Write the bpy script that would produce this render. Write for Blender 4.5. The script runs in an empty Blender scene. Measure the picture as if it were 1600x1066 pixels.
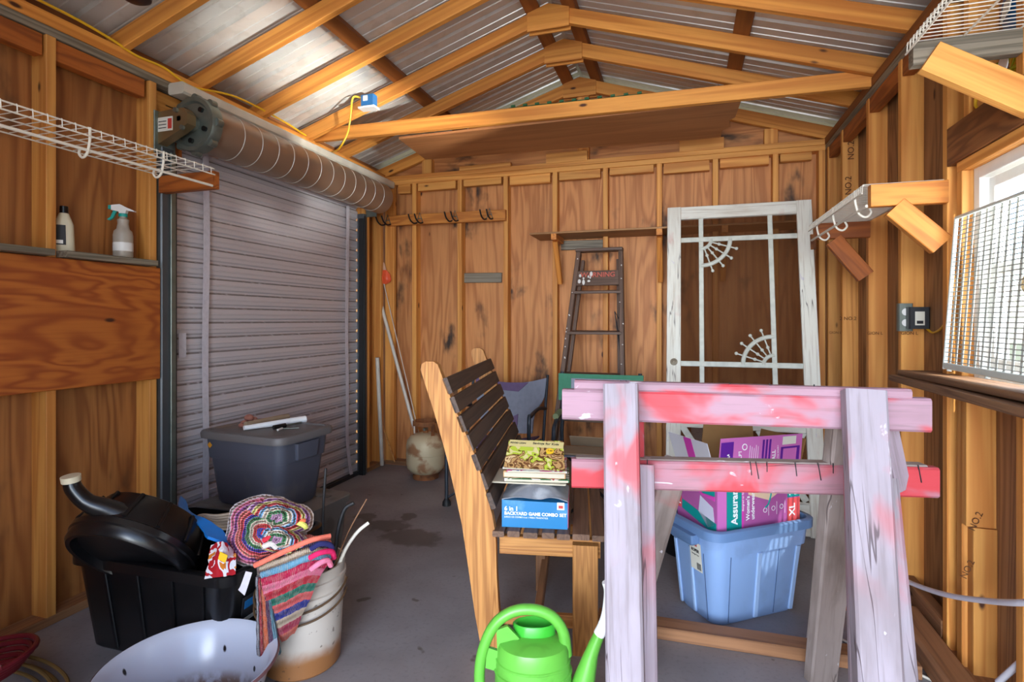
import bpy, bmesh, math, random
from mathutils import Vector, Matrix
random.seed(7)
S = bpy.context.scene; COL = S.collection
# ---------------- camera, world, lights, exposure ----------------
FPX, HOR, CZ = 861.0, 500.0, 1.27
YAW = math.radians(17.3); c_, s_ = math.cos(YAW), math.sin(YAW)
cam = bpy.data.cameras.new('camera'); co = bpy.data.objects.new('camera', cam); COL.objects.link(co)
co.location = (0, 0, CZ); co.rotation_euler = (math.pi/2, 0, YAW)
cam.sensor_width = 36; cam.lens = 36*FPX/1600; cam.shift_y = (HOR-533)/1600; cam.clip_start = .02
S.camera = co
S.view_settings.view_transform = 'Standard'; S.view_settings.look = 'None'
S.view_settings.exposure = 0.72; S.view_settings.gamma = 1; S.view_settings.use_curve_mapping = False
w = bpy.data.worlds.new('world'); S.world = w; w.use_nodes = True
wn = w.node_tree; bg = wn.nodes['Background']; sky = wn.nodes.new('ShaderNodeTexSky')
sky.sky_type = 'NISHITA'; sky.sun_disc = False; sky.sun_elevation = math.radians(52); sky.sun_rotation = math.radians(200)
wn.links.new(sky.outputs[0], bg.inputs[0]); bg.inputs[1].default_value = .5
def light(name, kind, loc, to, energy, col, size=1, size_y=None, spread=None):
    l = bpy.data.lights.new(name, kind); l.energy = energy; l.color = col
    if kind == 'AREA':
        l.size = size
        if size_y: l.shape = 'RECTANGLE'; l.size_y = size_y
        if spread: l.spread = math.radians(spread)
    elif kind == 'SUN': l.angle = math.radians(.6)
    o = bpy.data.objects.new(name, l); COL.objects.link(o); o.location = loc
    o.rotation_euler = (Vector(to)-Vector(loc)).to_track_quat('-Z', 'Y').to_euler(); return o
light('sun', 'SUN', (6, -6, 12), (0, 0, 0), 6.0, (1, .95, .86))
light('doorway_daylight', 'AREA', (-.1, -4.4, 1.5), (-.3, 3, 1.5), 330, (.80, .88, 1.0), 3.6, 2.6)
light('side_window_daylight', 'AREA', (1.25, 1.9, 1.5), (-1.5, 2.6, 1.5), 14, (.92, .97, 1.0), .8, .7)
light('added_bounce_lamp', 'AREA', (3.0, 1.2, .95), (-2.15, 3.0, 2.86), 13, (1, .97, .9), .10, .10, 24)  # added lamp outside the window, standing in for sun reflected up to the roof

# ---------------- helpers ----------------
WM = {}
def Pd(px, py, d):
    lat = (px-800)/FPX*d; return Vector((lat*c_-d*s_, d*c_+lat*s_, CZ+(HOR-py)/FPX*d))
def PX(px, py, X): r = Pd(px, py, 1); return Pd(px, py, X/r.x)
def PY(px, py, Y): r = Pd(px, py, 1); return Pd(px, py, Y/r.y)
def PZ(px, py, Z=0.): return Pd(px, py, (Z-CZ)*FPX/(HOR-py))
def link(name, data, parent=None, M=None):
    o = bpy.data.objects.new(name, data); COL.objects.link(o); M = M or Matrix()
    WM[o.name] = M.copy()
    if parent: o.parent = parent; o.matrix_basis = WM[parent.name].inverted() @ M
    else: o.matrix_basis = M
    return o
def tag(o, label=None, cat=None, group=None, kind=None):
    if label: o['label'] = label
    if cat: o['category'] = cat
    if group: o['group'] = group
    if kind: o['kind'] = kind
    return o
def thing(name, label, cat, loc=(0, 0, 0), rz=0, group=None):
    o = link(name, None, None, Matrix.Translation(loc) @ Matrix.Rotation(rz, 4, 'Z')); return tag(o, label, cat, group)
def structure(name, loc=(0, 0, 0)): return tag(link(name, None, None, Matrix.Translation(loc)), kind='structure')
def mesh(name, verts, faces, mat, parent=None, M=None, smooth=False, uvs=None):
    m = bpy.data.meshes.new(name); m.from_pydata([tuple(v) for v in verts], [], faces)
    if mat is not None: m.materials.append(mat)
    if smooth:
        m.polygons.foreach_set('use_smooth', [True]*len(m.polygons))
        m.set_sharp_from_angle(angle=math.radians(38))
    if uvs:
        uv = m.uv_layers.new(name='UVMap')
        for l in m.loops: uv.data[l.index].uv = uvs[l.vertex_index]
    m.validate(); m.update(); fixn(m)
    return link(name, m, parent, M)
def fixn(m):
    bm = bmesh.new(); bm.from_mesh(m); bmesh.ops.recalc_face_normals(bm, faces=bm.faces); bm.to_mesh(m); bm.free()
def frame(x, z, o):
    x = Vector(x).normalized(); z = Vector(z); z = (z - x*z.dot(x)).normalized(); y = z.cross(x)
    M = Matrix((x, y, z)).transposed().to_4x4(); M.translation = o; return M
BC = {}
def board(name, parent, mat, a, b, wd, t, n, ch=.003):
    """plank from a to b, wd wide, t thick along normal n; grain along local x"""
    a = Vector(a); b = Vector(b); L = (b-a).length; M = frame(b-a, n, (a+b)/2)
    key = (name, mat.name, round(L, 3), round(wd, 4), round(t, 4))
    if key not in BC:
        h, k, q = wd/2, t/2, min(ch, t*.25, wd*.25)
        sec = [(h-q, -k), (h, -k+q), (h, k-q), (h-q, k), (-h+q, k), (-h, k-q), (-h, -k+q), (-h+q, -k)]
        v = [(x, y, z) for x in (-L/2, L/2) for y, z in sec]
        f = [tuple(range(8))[::-1], tuple(range(8, 16))]+[(i, (i+1) % 8, 8+(i+1) % 8, 8+i) for i in range(8)]
        m = bpy.data.meshes.new(name); m.from_pydata(v, [], f); m.materials.append(mat); m.update(); fixn(m); BC[key] = m
    return link(name, BC[key], parent, M)
def box(name, parent, mat, lo, hi, ch=.002):
    lo = Vector(lo); hi = Vector(hi); c = (lo+hi)/2; d = hi-lo
    ax = max(range(3), key=lambda i: d[i]); oth = [i for i in range(3) if i != ax]
    tn = min(oth, key=lambda i: d[i]); wn_ = [i for i in oth if i != tn][0]
    e = Vector((0, 0, 0)); e[ax] = d[ax]/2; n = Vector((0, 0, 0)); n[tn] = 1
    return board(name, parent, mat, c-e, c+e, d[wn_], d[tn], n, ch)
def prism(name, parent, mat, pts, t, M, smooth=False):
    n = len(pts); v = [(x, y, -t/2) for x, y in pts]+[(x, y, t/2) for x, y in pts]
    f = [tuple(range(n))[::-1], tuple(range(n, 2*n))]+[(i, (i+1) % n, n+(i+1) % n, n+i) for i in range(n)]
    return mesh(name, v, f, mat, parent, M, smooth)
def crom(pts, k=6):
    pts = [Vector(p) for p in pts]
    if len(pts) < 3 or k < 2: return pts
    out = []; q = [pts[0]*2-pts[1]]+pts+[pts[-1]*2-pts[-2]]
    for i in range(1, len(q)-2):
        for j in range(k):
            t = j/k; a, b, c, d = q[i-1:i+3]
            out.append(.5*((2*b)+(c-a)*t+(2*a-5*b+4*c-d)*t*t+(3*b-a-3*c+d)*t**3))
    out.append(pts[-1]); return out
def tubegeo(pts, r, n=8, base=0, flat=1.0):
    V = []; F = []; N = len(pts); up = None
    for i, p in enumerate(pts):
        d = (pts[min(i+1, N-1)]-pts[max(i-1, 0)]).normalized()
        if up is None: up = Vector((0, 0, 1)) if abs(d.z) < .9 else Vector((1, 0, 0))
        sx = d.cross(up).normalized(); up = sx.cross(d).normalized()
        rr = r[i*(len(r)-1)//max(N-1, 1)] if isinstance(r, (list, tuple)) else r
        for j in range(n):
            a = 2*math.pi*j/n; V.append(p+sx*math.cos(a)*rr+up*math.sin(a)*rr*flat)
    for i in range(N-1):
        for j in range(n):
            F.append((base+i*n+j, base+i*n+(j+1) % n, base+(i+1)*n+(j+1) % n, base+(i+1)*n+j))
    F.append(tuple(base+j for j in range(n))[::-1]); F.append(tuple(base+(N-1)*n+j for j in range(n)))
    return V, F
def tube(name, parent, mat, pts, r, n=8, k=6, flat=1.0):
    p = crom(pts, k) if k > 1 else [Vector(q) for q in pts]
    if isinstance(r, (list, tuple)):
        N = len(p); rs = []
        for i in range(N):
            t = i/(N-1)*(len(r)-1); j = min(int(t), len(r)-2); rs.append(r[j]+(r[j+1]-r[j])*(t-j))
        V = []; F = []; up = None
        for i, q in enumerate(p):
            d = (p[min(i+1, N-1)]-p[max(i-1, 0)]).normalized()
            if up is None: up = Vector((0, 0, 1)) if abs(d.z) < .9 else Vector((1, 0, 0))
            sx = d.cross(up).normalized(); up = sx.cross(d).normalized()
            V += [q+sx*math.cos(2*math.pi*j/n)*rs[i]+up*math.sin(2*math.pi*j/n)*rs[i]*flat for j in range(n)]
        F = [(i*n+j, i*n+(j+1) % n, (i+1)*n+(j+1) % n, (i+1)*n+j) for i in range(N-1) for j in range(n)]
        F += [tuple(range(n))[::-1], tuple((N-1)*n+j for j in range(n))]
    else: V, F = tubegeo(p, r, n, 0, flat)
    c = sum(V, Vector())/len(V)
    return mesh(name, [v-c for v in V], F, mat, parent, Matrix.Translation(c), True)
def tubes(name, parent, mat, lines, r, n=5, k=1):
    V = []; F = []
    for ln in lines:
        rr = r
        if isinstance(ln, tuple): ln, rr = ln
        v, f = tubegeo(crom(ln, k) if k > 1 else [Vector(q) for q in ln], rr, n, len(V)); V += v; F += f
    c = sum(V, Vector())/len(V)
    return mesh(name, [v-c for v in V], F, mat, parent, Matrix.Translation(c), True)
def lathe(name, parent, mat, prof, M, n=40, sx=1, sy=1):
    V = [(r*math.cos(2*math.pi*j/n)*sx, r*math.sin(2*math.pi*j/n)*sy, z) for r, z in prof for j in range(n)]
    F = [(i*n+j, i*n+(j+1) % n, (i+1)*n+(j+1) % n, (i+1)*n+j) for i in range(len(prof)-1) for j in range(n)]
    if 1e-4 < prof[0][0] < .006: F.append(tuple(range(n))[::-1])
    if 1e-4 < prof[-1][0] < .006: F.append(tuple((len(prof)-1)*n+j for j in range(n)))
    return mesh(name, V, F, mat, parent, M, True)
def rrect(hx, hy, r, n=6):
    out = []
    for k, (cx, cy) in enumerate(((hx-r, hy-r), (-hx+r, hy-r), (-hx+r, -hy+r), (hx-r, -hy+r))):
        for i in range(n+1):
            a = math.pi/2*(k+i/n); out.append((cx+r*math.cos(a), cy+r*math.sin(a)))
    return out
def loft(name, parent, mat, rings, M, caps=(True, True)):
    """rings: (z, hx, hy, r)"""
    V = []; n = None
    for z, hx, hy, r in rings:
        p = rrect(hx, hy, r); n = len(p); V += [(x, y, z) for x, y in p]
    F = [(i*n+j, i*n+(j+1) % n, (i+1)*n+(j+1) % n, (i+1)*n+j) for i in range(len(rings)-1) for j in range(n)]
    if caps[0]: F.append(tuple(range(n))[::-1])
    if caps[1]: F.append(tuple((len(rings)-1)*n+j for j in range(n)))
    return mesh(name, V, F, mat, parent, M, True)
def ball(name, parent, mat, loc, r, sc=(1, 1, 1), n=16):
    prof = [(max(1e-5, r*math.sin(math.pi*i/n)), -r*math.cos(math.pi*i/n)) for i in range(n+1)]
    return lathe(name, parent, mat, prof, Matrix.Translation(loc) @ Matrix.Diagonal((*sc, 1)), n*2)
def patch(name, parent, mat, grid, t=.012, sub=6, wob=0.0, thick_up=None):
    """smooth sheet through a grid of points (rows x cols) with uv and thickness"""
    rows = [crom(r, sub) for r in grid]; cols = []
    for j in range(len(rows[0])): cols.append(crom([r[j] for r in rows], sub))
    nu, nv = len(cols), len(cols[0]); V = []; UV = []
    for j in range(nu):
        for i in range(nv):
            p = cols[j][i].copy()
            V.append(p); UV.append((j/(nu-1), i/(nv-1)))
    F = [(j*nv+i, j*nv+i+1, (j+1)*nv+i+1, (j+1)*nv+i) for j in range(nu-1) for i in range(nv-1)]
    nrm = [Vector() for _ in V]
    for f in F:
        n_ = (V[f[1]]-V[f[0]]).cross(V[f[3]]-V[f[0]])
        for q in f: nrm[q] += n_
    rn = random.Random(5)
    nrm = [q.normalized() if q.length > 0 else Vector((0, 0, 1)) for q in nrm]
    V = [v+n_*rn.uniform(-wob, wob) for v, n_ in zip(V, nrm)]
    k = len(V); V2 = [v-n_*t for v, n_ in zip(V, nrm)]; F2 = [tuple(q+k for q in f)[::-1] for f in F]
    ring = [j*nv for j in range(nu)]+[(nu-1)*nv+i for i in range(1, nv)]+[j*nv+nv-1 for j in range(nu-2, -1, -1)]+[i for i in range(nv-2, 0, -1)]
    F3 = [(ring[i], ring[(i+1) % len(ring)], ring[(i+1) % len(ring)]+k, ring[i]+k) for i in range(len(ring))]
    V = V+V2; c = sum(V, Vector())/len(V)
    return mesh(name, [v-c for v in V], F+F2+F3, mat, parent, Matrix.Translation(c), True, UV+UV)
def text(name, parent, mat, s, size, M, depth=.0006, align='CENTER', bold=0):
    cu = bpy.data.curves.new('t', 'FONT'); cu.body = s; cu.size = size; cu.align_x = align; cu.align_y = 'CENTER'
    cu.extrude = depth; cu.offset = bold; cu.resolution_u = 3
    to = bpy.data.objects.new('t', cu); COL.objects.link(to)
    dg = bpy.context.evaluated_depsgraph_get(); m = bpy.data.meshes.new_from_object(to.evaluated_get(dg))
    bpy.data.objects.remove(to); m.materials.clear(); m.materials.append(mat); return link(name, m, parent, M)

# ---------------- materials ----------------
def lin(r, g, b):
    f = lambda u: (u/255/12.92) if u/255 <= .04045 else ((u/255+.055)/1.055)**2.4
    return (f(r), f(g), f(b), 1)
class NT:
    def __init__(s, name, rough=.6, metal=0, **kw):
        s.m = bpy.data.materials.new(name); s.m.use_nodes = True; s.t = s.m.node_tree
        s.b = s.t.nodes['Principled BSDF']; s.b.inputs['Roughness'].default_value = rough; s.b.inputs['Metallic'].default_value = metal
        for k, v in kw.items(): s.b.inputs[k.replace('_', ' ')].default_value = v
    def n(s, typ, **kw):
        o = s.t.nodes.new('ShaderNode'+typ)
        for k, v in kw.items():
            if hasattr(o, k): setattr(o, k, v)
            else: o.inputs[k].default_value = v
        return o
    def l(s, a, b): s.t.links.new(a, b)
    def math(s, op, a, b=None, clamp=False):
        o = s.n('Math', operation=op, use_clamp=clamp)
        for i, x in enumerate((a, b)):
            if x is None: continue
            if isinstance(x, (int, float)): o.inputs[i].default_value = x
            else: s.l(x, o.inputs[i])
        return o.outputs[0]
    def mix(s, f, a, b, bt='MIX'):
        o = s.n('Mix', data_type='RGBA', blend_type=bt)
        for i, x in ((0, f), (6, a), (7, b)):
            if isinstance(x, (int, float)): o.inputs[i].default_value = x
            elif isinstance(x, tuple): o.inputs[i].default_value = x
            else: s.l(x, o.inputs[i])
        return o.outputs[2]
    def step(s, x, lo, hi):
        o = s.n('MapRange', interpolation_type='SMOOTHSTEP'); s.l(x, o.inputs[0]); o.inputs[1].default_value = lo; o.inputs[2].default_value = hi
        return o.outputs[0]
    def noise(s, vec, sc, det=3, dist=0, sca=(1, 1, 1), out=0):
        mp = s.n('Mapping'); s.l(vec, mp.inputs[0]); mp.inputs[3].default_value = sca
        o = s.n('TexNoise'); s.l(mp.outputs[0], o.inputs['Vector']); o.inputs['Scale'].default_value = sc
        o.inputs['Detail'].default_value = det; o.inputs['Distortion'].default_value = dist; return o.outputs[out]
    def vec(s, rnd=True):
        tc = s.n('TexCoord').outputs['Object']
        if not rnd: return tc
        oi = s.n('ObjectInfo').outputs['Random']; m = s.math('MULTIPLY', oi, 41.0)
        cb = s.n('CombineXYZ'); s.l(m, cb.inputs[0]); s.l(m, cb.inputs[1]); s.l(m, cb.inputs[2])
        a = s.n('VectorMath', operation='ADD'); s.l(tc, a.inputs[0]); s.l(cb.outputs[0], a.inputs[1]); s.rand = oi; return a.outputs[0]
    def bump(s, h, st=.3, dist=.002):
        o = s.n('Bump'); o.inputs['Strength'].default_value = st; o.inputs['Distance'].default_value = dist
        s.l(h, o.inputs['Height']); s.l(o.outputs[0], s.b.inputs['Normal'])
    def col(s, x):
        if isinstance(x, tuple): s.b.inputs['Base Color'].default_value = x
        else: s.l(x, s.b.inputs['Base Color'])
def wood(name, base, dark, freq=9, sx=.5, sy=5, rough=.62, knot=.35, mold=0, var=.16, fibre=.25, amt=.7, bmp=.25, knotcol=(70, 32, 12)):
    t = NT(name, rough); v = t.vec()
    n1 = t.noise(v, 1.0, 3, .35, (sx, sy, sy)); r = t.math('SINE', t.math('MULTIPLY', n1, freq*6.283))
    r = t.math('POWER', t.math('ADD', t.math('MULTIPLY', r, .5), .5), 1.6)
    fb = t.noise(v, 1.0, 3, 0, (4, 110, 110)); big = t.noise(v, 1.6, 2, 0, (.5, 1, 1))
    c = t.mix(t.math('MULTIPLY', r, amt), lin(*base), lin(*dark))
    c = t.mix(t.math('MULTIPLY', t.step(fb, .42, .72), fibre), c, lin(*dark))
    c = t.mix(t.math('MULTIPLY', t.step(big, .4, .75), .3), c, lin(*[int(q*.8) for q in base]))
    if knot:
        vo = t.n('TexVoronoi'); mp = t.n('Mapping'); t.l(v, mp.inputs[0]); mp.inputs[3].default_value = (2.2, 5.5, 5.5); t.l(mp.outputs[0], vo.inputs['Vector']); vo.inputs['Scale'].default_value = 1.0
        sel = t.n('SeparateColor'); t.l(vo.outputs['Color'], sel.inputs[0])
        k = t.math('MULTIPLY', t.math('SUBTRACT', 1, t.step(vo.outputs['Distance'], .03, .075)), t.math('GREATER_THAN', sel.outputs[0], 1-knot))
        c = t.mix(k, c, lin(*knotcol))
    if mold:
        mn = t.noise(v, 2.3, 4, .2, (1, 1.6, 1.6)); m2 = t.noise(v, 14, 3, 0, (.4, 1, 1))
        mm = t.math('MULTIPLY', t.step(mn, .56, .70), t.math('MULTIPLY', t.step(m2, .35, .65), mold)); c = t.mix(mm, c, lin(48, 36, 28))
    br = t.math('ADD', t.math('MULTIPLY', t.rand, var*2), 1-var); hv = t.n('HueSaturation'); t.l(c, hv.inputs['Color']); t.l(br, hv.inputs['Value'])
    t.col(hv.outputs[0]); t.bump(t.math('ADD', t.math('MULTIPLY', r, .4), fb), bmp, .0015); return t.m
def plain(name, rgb, rough=.5, metal=0, noise=.0, nsc=20, dirt=None, bmp=0, **kw):
    t = NT(name, rough, metal, **kw); v = t.vec(False); n = t.noise(v, nsc, 4)
    c = t.mix(t.math('MULTIPLY', t.step(n, .35, .7), noise), lin(*rgb), lin(*[int(q*.7) for q in rgb]))
    if dirt:
        n2 = t.noise(v, dirt[1], 5, .4); c = t.mix(t.math('MULTIPLY', t.step(n2, .52, .66), dirt[2]), c, lin(*dirt[0]))
    t.col(c)
    if bmp: t.bump(n, bmp, .002)
    return t.m
PINE = wood('pine', (226, 160, 80), (186, 108, 38), 6, .25, 9, var=.12, knot=.6, amt=.7)
RAFT = wood('rafter_pine', (224, 152, 68), (180, 100, 32), 6, .25, 9, var=.08, knot=.85, amt=.65)
PURL = wood('purlin', (150, 88, 36), (112, 60, 22), 5, .3, 8, knot=.2, amt=.6)
PLYB = wood('back_plywood', (208, 142, 84), (146, 78, 32), 10, .45, 4.2, var=.07, knot=.4, mold=1.0, amt=.55)
PLYL = wood('left_plywood', (176, 114, 58), (124, 68, 26), 10, .45, 4.0, var=.08, knot=.3, mold=.6, amt=.75)
PLYR = wood('right_plywood', (168, 120, 78), (112, 70, 40), 14, .4, 4.5, var=.08, knot=.1, mold=.1, amt=.7)
PLYH = wood('cathedral_plywood', (190, 106, 38), (142, 60, 14), 13, 1.0, 4.2, var=.03, knot=.12, amt=.85)
LOFT = wood('loft_plywood', (176, 116, 68), (142, 86, 44), 7, .4, 3.5, var=.03, knot=.8, amt=.5)
BRK = wood('bracket_pine', (214, 138, 58), (170, 92, 30), 9, .8, 7, var=.1, knot=.4, amt=.7)
BRKD = wood('stained_pine', (176, 96, 34), (120, 58, 18), 8, .8, 7, var=.1, knot=.3, amt=.7)
GREYW = wood('grey_weathered_wood', (140, 130, 112), (92, 84, 70), 12, .4, 12, var=.06, knot=.1, amt=.8, bmp=.6)
SHELFW = wood('shelf_plywood', (170, 124, 76), (128, 88, 48), 9, .4, 10, var=.03, knot=.0, amt=.6)
SILL = wood('old_board', (132, 96, 66), (88, 58, 38), 10, .4, 14, var=.1, knot=.1, amt=.8, bmp=.6)
OAK = wood('oak', (206, 144, 76), (150, 92, 40), 14, .5, 11, var=.05, knot=.0, fibre=.5, amt=.7, bmp=.5)
SLAT = wood('dark_slat', (84, 64, 52), (54, 40, 33), 10, .5, 12, var=.1, knot=.05, amt=.6, bmp=.5)
SEATW = wood('seat_slat', (112, 82, 62), (74, 52, 40), 10, .5, 12, var=.15, knot=.05, amt=.6, bmp=.5)
LADW = wood('ladder_wood', (104, 80, 66), (70, 52, 42), 10, .5, 14, var=.05, knot=.0, amt=.6, bmp=.4)
TIMB = wood('rough_timber', (160, 112, 74), (112, 74, 46), 8, .4, 10, var=.05, knot=.2, amt=.6, bmp=.5)
def painted(name, red, base=(214, 204, 214), worn=.35, seed=0, core=(110, 96, 96)):
    t = NT(name, .68); v = t.vec()
    n = t.noise(v, 5.0, 3, .5, (1, 1.6, 1.6)); n2 = t.noise(v, 7, 4, .2, (.5, 2, 2)); fb = t.noise(v, 1, 4, .3, (5, 90, 90)); ck = t.noise(v, 1, 2, .6, (1.2, 16, 16))
    c = t.mix(t.math('MULTIPLY', t.step(n2, .40, .72), worn), lin(*base), lin(*core))
    c = t.mix(t.math('MULTIPLY', t.step(fb, .5, .7), .35), c, lin(*core))
    rr = t.step(n, .62-red*.17, .80-red*.17)
    if 'leg' in name: sx = t.n('SeparateXYZ'); t.l(t.n('TexCoord').outputs['Object'], sx.inputs[0]); rr = t.math('MULTIPLY', rr, t.step(sx.outputs[0], -.02, -.38))
    c = t.mix(t.math('MULTIPLY', rr, min(.88, .35+red*.6)), c, lin(188, 46, 52))
    w_ = t.noise(v, 26, 4, .5, (.5, 1, 1)); c = t.mix(t.math('MULTIPLY', t.step(w_, .68, .73), .85), c, lin(206, 200, 206))
    cr = t.math('ABSOLUTE', t.math('SUBTRACT', ck, .5)); cm = t.math('SUBTRACT', 1, t.step(cr, .002, .010)); n3 = t.noise(v, 3, 1, 0, (1, 3, 3))
    cm = t.math('MULTIPLY', cm, t.step(n3, .5, .6)); c = t.mix(t.math('MULTIPLY', cm, .8), c, lin(60, 44, 46))
    t.col(c); t.bump(t.math('SUBTRACT', t.math('MULTIPLY', fb, .6), cm), .5, .002); return t.m
PRED = painted('red_white_paint', 1.3, (166, 116, 128)); PPINK = painted('pink_white_paint', .85, (162, 126, 140)); PWHT = painted('white_leg_paint', .62, (150, 141, 150), .55, core=(104, 92, 92)); PGRY = painted('bare_grey_leg', .05, (160, 146, 140), .8, core=(112, 98, 90)); PLEGR = painted('pink_leg_paint', 1.0, (160, 144, 154))
def concrete():
    t = NT('concrete', .55); v = t.vec(False); n = t.noise(v, 2.2, 5, .3); f = t.noise(v, 60, 4); st = t.noise(v, 1.7, 3, .5)
    c = t.mix(t.step(n, .3, .7), lin(150, 146, 148), lin(124, 120, 122)); c = t.mix(t.math('MULTIPLY', t.step(f, .5, .75), .3), c, lin(98, 94, 96))
    sp = t.noise(v, 9, 2); c = t.mix(t.math('MULTIPLY', t.step(sp, .70, .74), .7), c, lin(74, 62, 52))
    for (x, y, r, sx) in ((-1.74, 3.02, .10, 1.5), (-1.52, 2.90, .13, 1.6), (-1.95, 3.12, .07, 1.2), (-1.70, 3.20, .06, 1)):
        mp = t.n('Mapping'); t.l(v, mp.inputs[0]); mp.inputs[1].default_value = (-x, -y, 0); ds = t.n('VectorMath', operation='LENGTH'); sc = t.n('VectorMath', operation='MULTIPLY'); sc.inputs[1].default_value = (1/sx, 1, 0)
        t.l(mp.outputs[0], sc.inputs[0]); t.l(sc.outputs[0], ds.inputs[0]); d = t.math('ADD', ds.outputs['Value'], t.math('MULTIPLY', t.math('SUBTRACT', t.noise(v, 14, 2), .5), .12))
        c = t.mix(t.math('MULTIPLY', t.math('SUBTRACT', 1, t.step(d, r*.75, r*1.1)), .62), c, lin(66, 56, 48))
    t.col(c); t.bump(f, .15, .001); return t.m
CONC = concrete()
METR = plain('roof_metal', (216, 214, 208), .30, .3, .1, 2, ((130, 116, 88), 9, .15))
CURT = None
def curtain_mat():
    t = NT('curtain_steel', .45, .25); v = t.vec(False); sp = t.n('SeparateXYZ'); t.l(v, sp.inputs[0])
    ph = t.math('FRACT', t.math('ADD', t.math('DIVIDE', sp.outputs[2], .083), 100.0)); d = t.math('MULTIPLY', t.step(ph, .02, .08), t.math('SUBTRACT', 1, t.step(ph, .10, .24)))
    n = t.noise(v, 26, 4, .3, (1, 1, 2)); hi = t.step(sp.outputs[2], 1.7, .1)
    c = t.mix(t.math('MULTIPLY', t.math('MULTIPLY', d, t.step(n, .2, .5)), .8), lin(208, 203, 207), lin(104, 90, 78))
    t.col(c); return t.m
CURT = curtain_mat()
COIL = plain('coil_steel', (150, 124, 104), .32, .35, .3, 2)
BANDM = plain('coil_edge', (205, 200, 190), .4, .4)
GALV = plain('galvanised_steel', (132, 140, 132), .42, .75, .35, 14)
GALVD = plain('guide_steel', (96, 100, 104), .45, .6, .2, 8)
WHT = plain('white_plastic', (226, 224, 220), .4, 0, .08)
WIRE = plain('white_vinyl_wire', (232, 226, 210), .35)
STRAP = plain('white_strap', (206, 200, 208), .75, 0, .2, 40)
TRIMW = plain('painted_trim', (204, 198, 184), .5, .1, .2, 9)
BLK = plain('black_plastic', (13, 13, 15), .28, 0, .1)
BLKR = plain('black_rubber', (24, 23, 24), .6)
DGREY = plain('dark_grey_metal', (52, 54, 58), .45, .3)
TOTEG = plain('slate_tote', (84, 86, 98), .42, 0, .1, 3, ((140, 128, 116), 5, .2))
TOTEL = plain('slate_lid', (104, 100, 100), .5, 0, .15, 3, ((128, 104, 84), 4, .55))
BING = plain('grey_bin', (122, 118, 112), .6, 0, .25, 6, ((80, 70, 60), 6, .5))
TOTEB = plain('blue_tote', (140, 172, 218), .4, 0, .06, 5, ((92, 110, 146), 6, .25))
TOTEBR = plain('blue_tote_rim', (104, 136, 180), .42, 0, .08, 5)
GRN = plain('green_plastic', (98, 176, 64), .35, 0, .03, 8, ((70, 120, 40), 16, .25))
GRND = plain('green_plastic_cap', (60, 170, 50), .35)
TANK = plain('tank_paint', (206, 188, 152), .5, .1, .15, 6, ((150, 88, 44), 8, .8))
RUST = plain('rust', (150, 92, 50), .8, .1, .6, 18, ((84, 44, 22), 14, .8))
BUCK = plain('bucket_plastic', (214, 206, 194), .45, 0, .12, 5, ((150, 110, 70), 4, .45))
ENAM = plain('white_enamel', (214, 216, 226), .2, 0, .05, 5, ((44, 36, 34), 9, .0))
SCREEN = None
# the setting follows
# ---------------- setting ----------------
XL, XR, YB, SH = -2.51, .94, 4.30, .089      # stud faces; sheathing SH behind
RX, RZ, SL = -.785, 3.19, .325               # ridge
def roofz(x): return RZ - abs(x-RX)*SL       # top of rafters
fl = mesh('floor', [(-2.66, -.6, 0), (1.08, -.6, 0), (1.08, 4.44, 0), (-2.66, 4.44, 0), (-2.66, -.6, -.12), (1.08, -.6, -.12), (1.08, 4.44, -.12), (-2.66, 4.44, -.12)],
     [(0, 1, 2, 3), (7, 6, 5, 4), (0, 4, 5, 1), (1, 5, 6, 2), (2, 6, 7, 3), (3, 7, 4, 0)], CONC); tag(fl, kind='structure')
GRASS = plain('lawn', (118, 116, 84), .9, 0, .5, 3); 
gd = mesh('ground', [(-30, -30, -.1), (30, -30, -.1), (30, 40, -.1), (-30, 40, -.1)], [(0, 1, 2, 3)], GRASS); tag(gd, kind='structure')
# back wall
wb = structure('wall_back', (0, YB, 0))
SX = [PY(p, 400, YB).x for p in (647, 718, 790, 867, 946, 1030, 1118, 1212)]
for x0, x1 in ((-2.64, SX[0]), (SX[0], SX[3]), (SX[3], SX[6]), (SX[6], 1.06)):
    b = board('panel', wb, PLYB, ((x0+x1)/2, YB+SH+.006, 0), ((x0+x1)/2, YB+SH+.006, 2.5), x1-x0-.003, .012, (0, 1, 0))
G0, G1 = roofz(-2.6)-.02, RZ-.02
prism('gable_panel', wb, PLYB, [(-2.62, 2.5), (1.05, 2.5), (1.05, roofz(1.05)-.02), (RX, RZ-.02), (-2.62, roofz(-2.62)-.02)], .012, Matrix(((1, 0, 0, 0), (0, 0, 1, YB+SH+.006), (0, 1, 0, 0), (0, 0, 0, 1))))
for x in SX: box('stud', wb, PINE, (x-.019, YB, .038), (x+.019, YB+SH, 2.45))
box('stud', wb, PINE, (-2.51, YB-.0, .038), (-2.42, YB+.038, 2.45)); box('stud', wb, PINE, (.90, YB, .038), (.94, YB+SH, 2.45))
for x in [a for a in (-2.12, -.76, .06, .6)]: box('gable_stud', wb, PINE, (x-.045, YB+.03, 2.53), (x+.045, YB+SH, roofz(x)-.095))
box('sole_plate', wb, TIMB, (-2.51, YB, 0), (.94, YB+SH, .038))
box('top_plate', wb, PINE, (-2.51, YB, 2.45), (.94, YB+SH, 2.488)); box('top_plate', wb, PINE, (-2.51, YB-.004, 2.489), (.94, YB+SH, 2.527))
bx = [-2.42]+SX+[.90]
for i in range(len(bx)-1):
    a, b_ = bx[i]+.022, bx[i+1]-.022; k = .04 if i % 2 else 0
    box('blocking', wb, PINE, (a+.01, YB+.012-(.0), 2.375+.01*(i % 3)), (b_-.02, YB+.06, 2.45))
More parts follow.
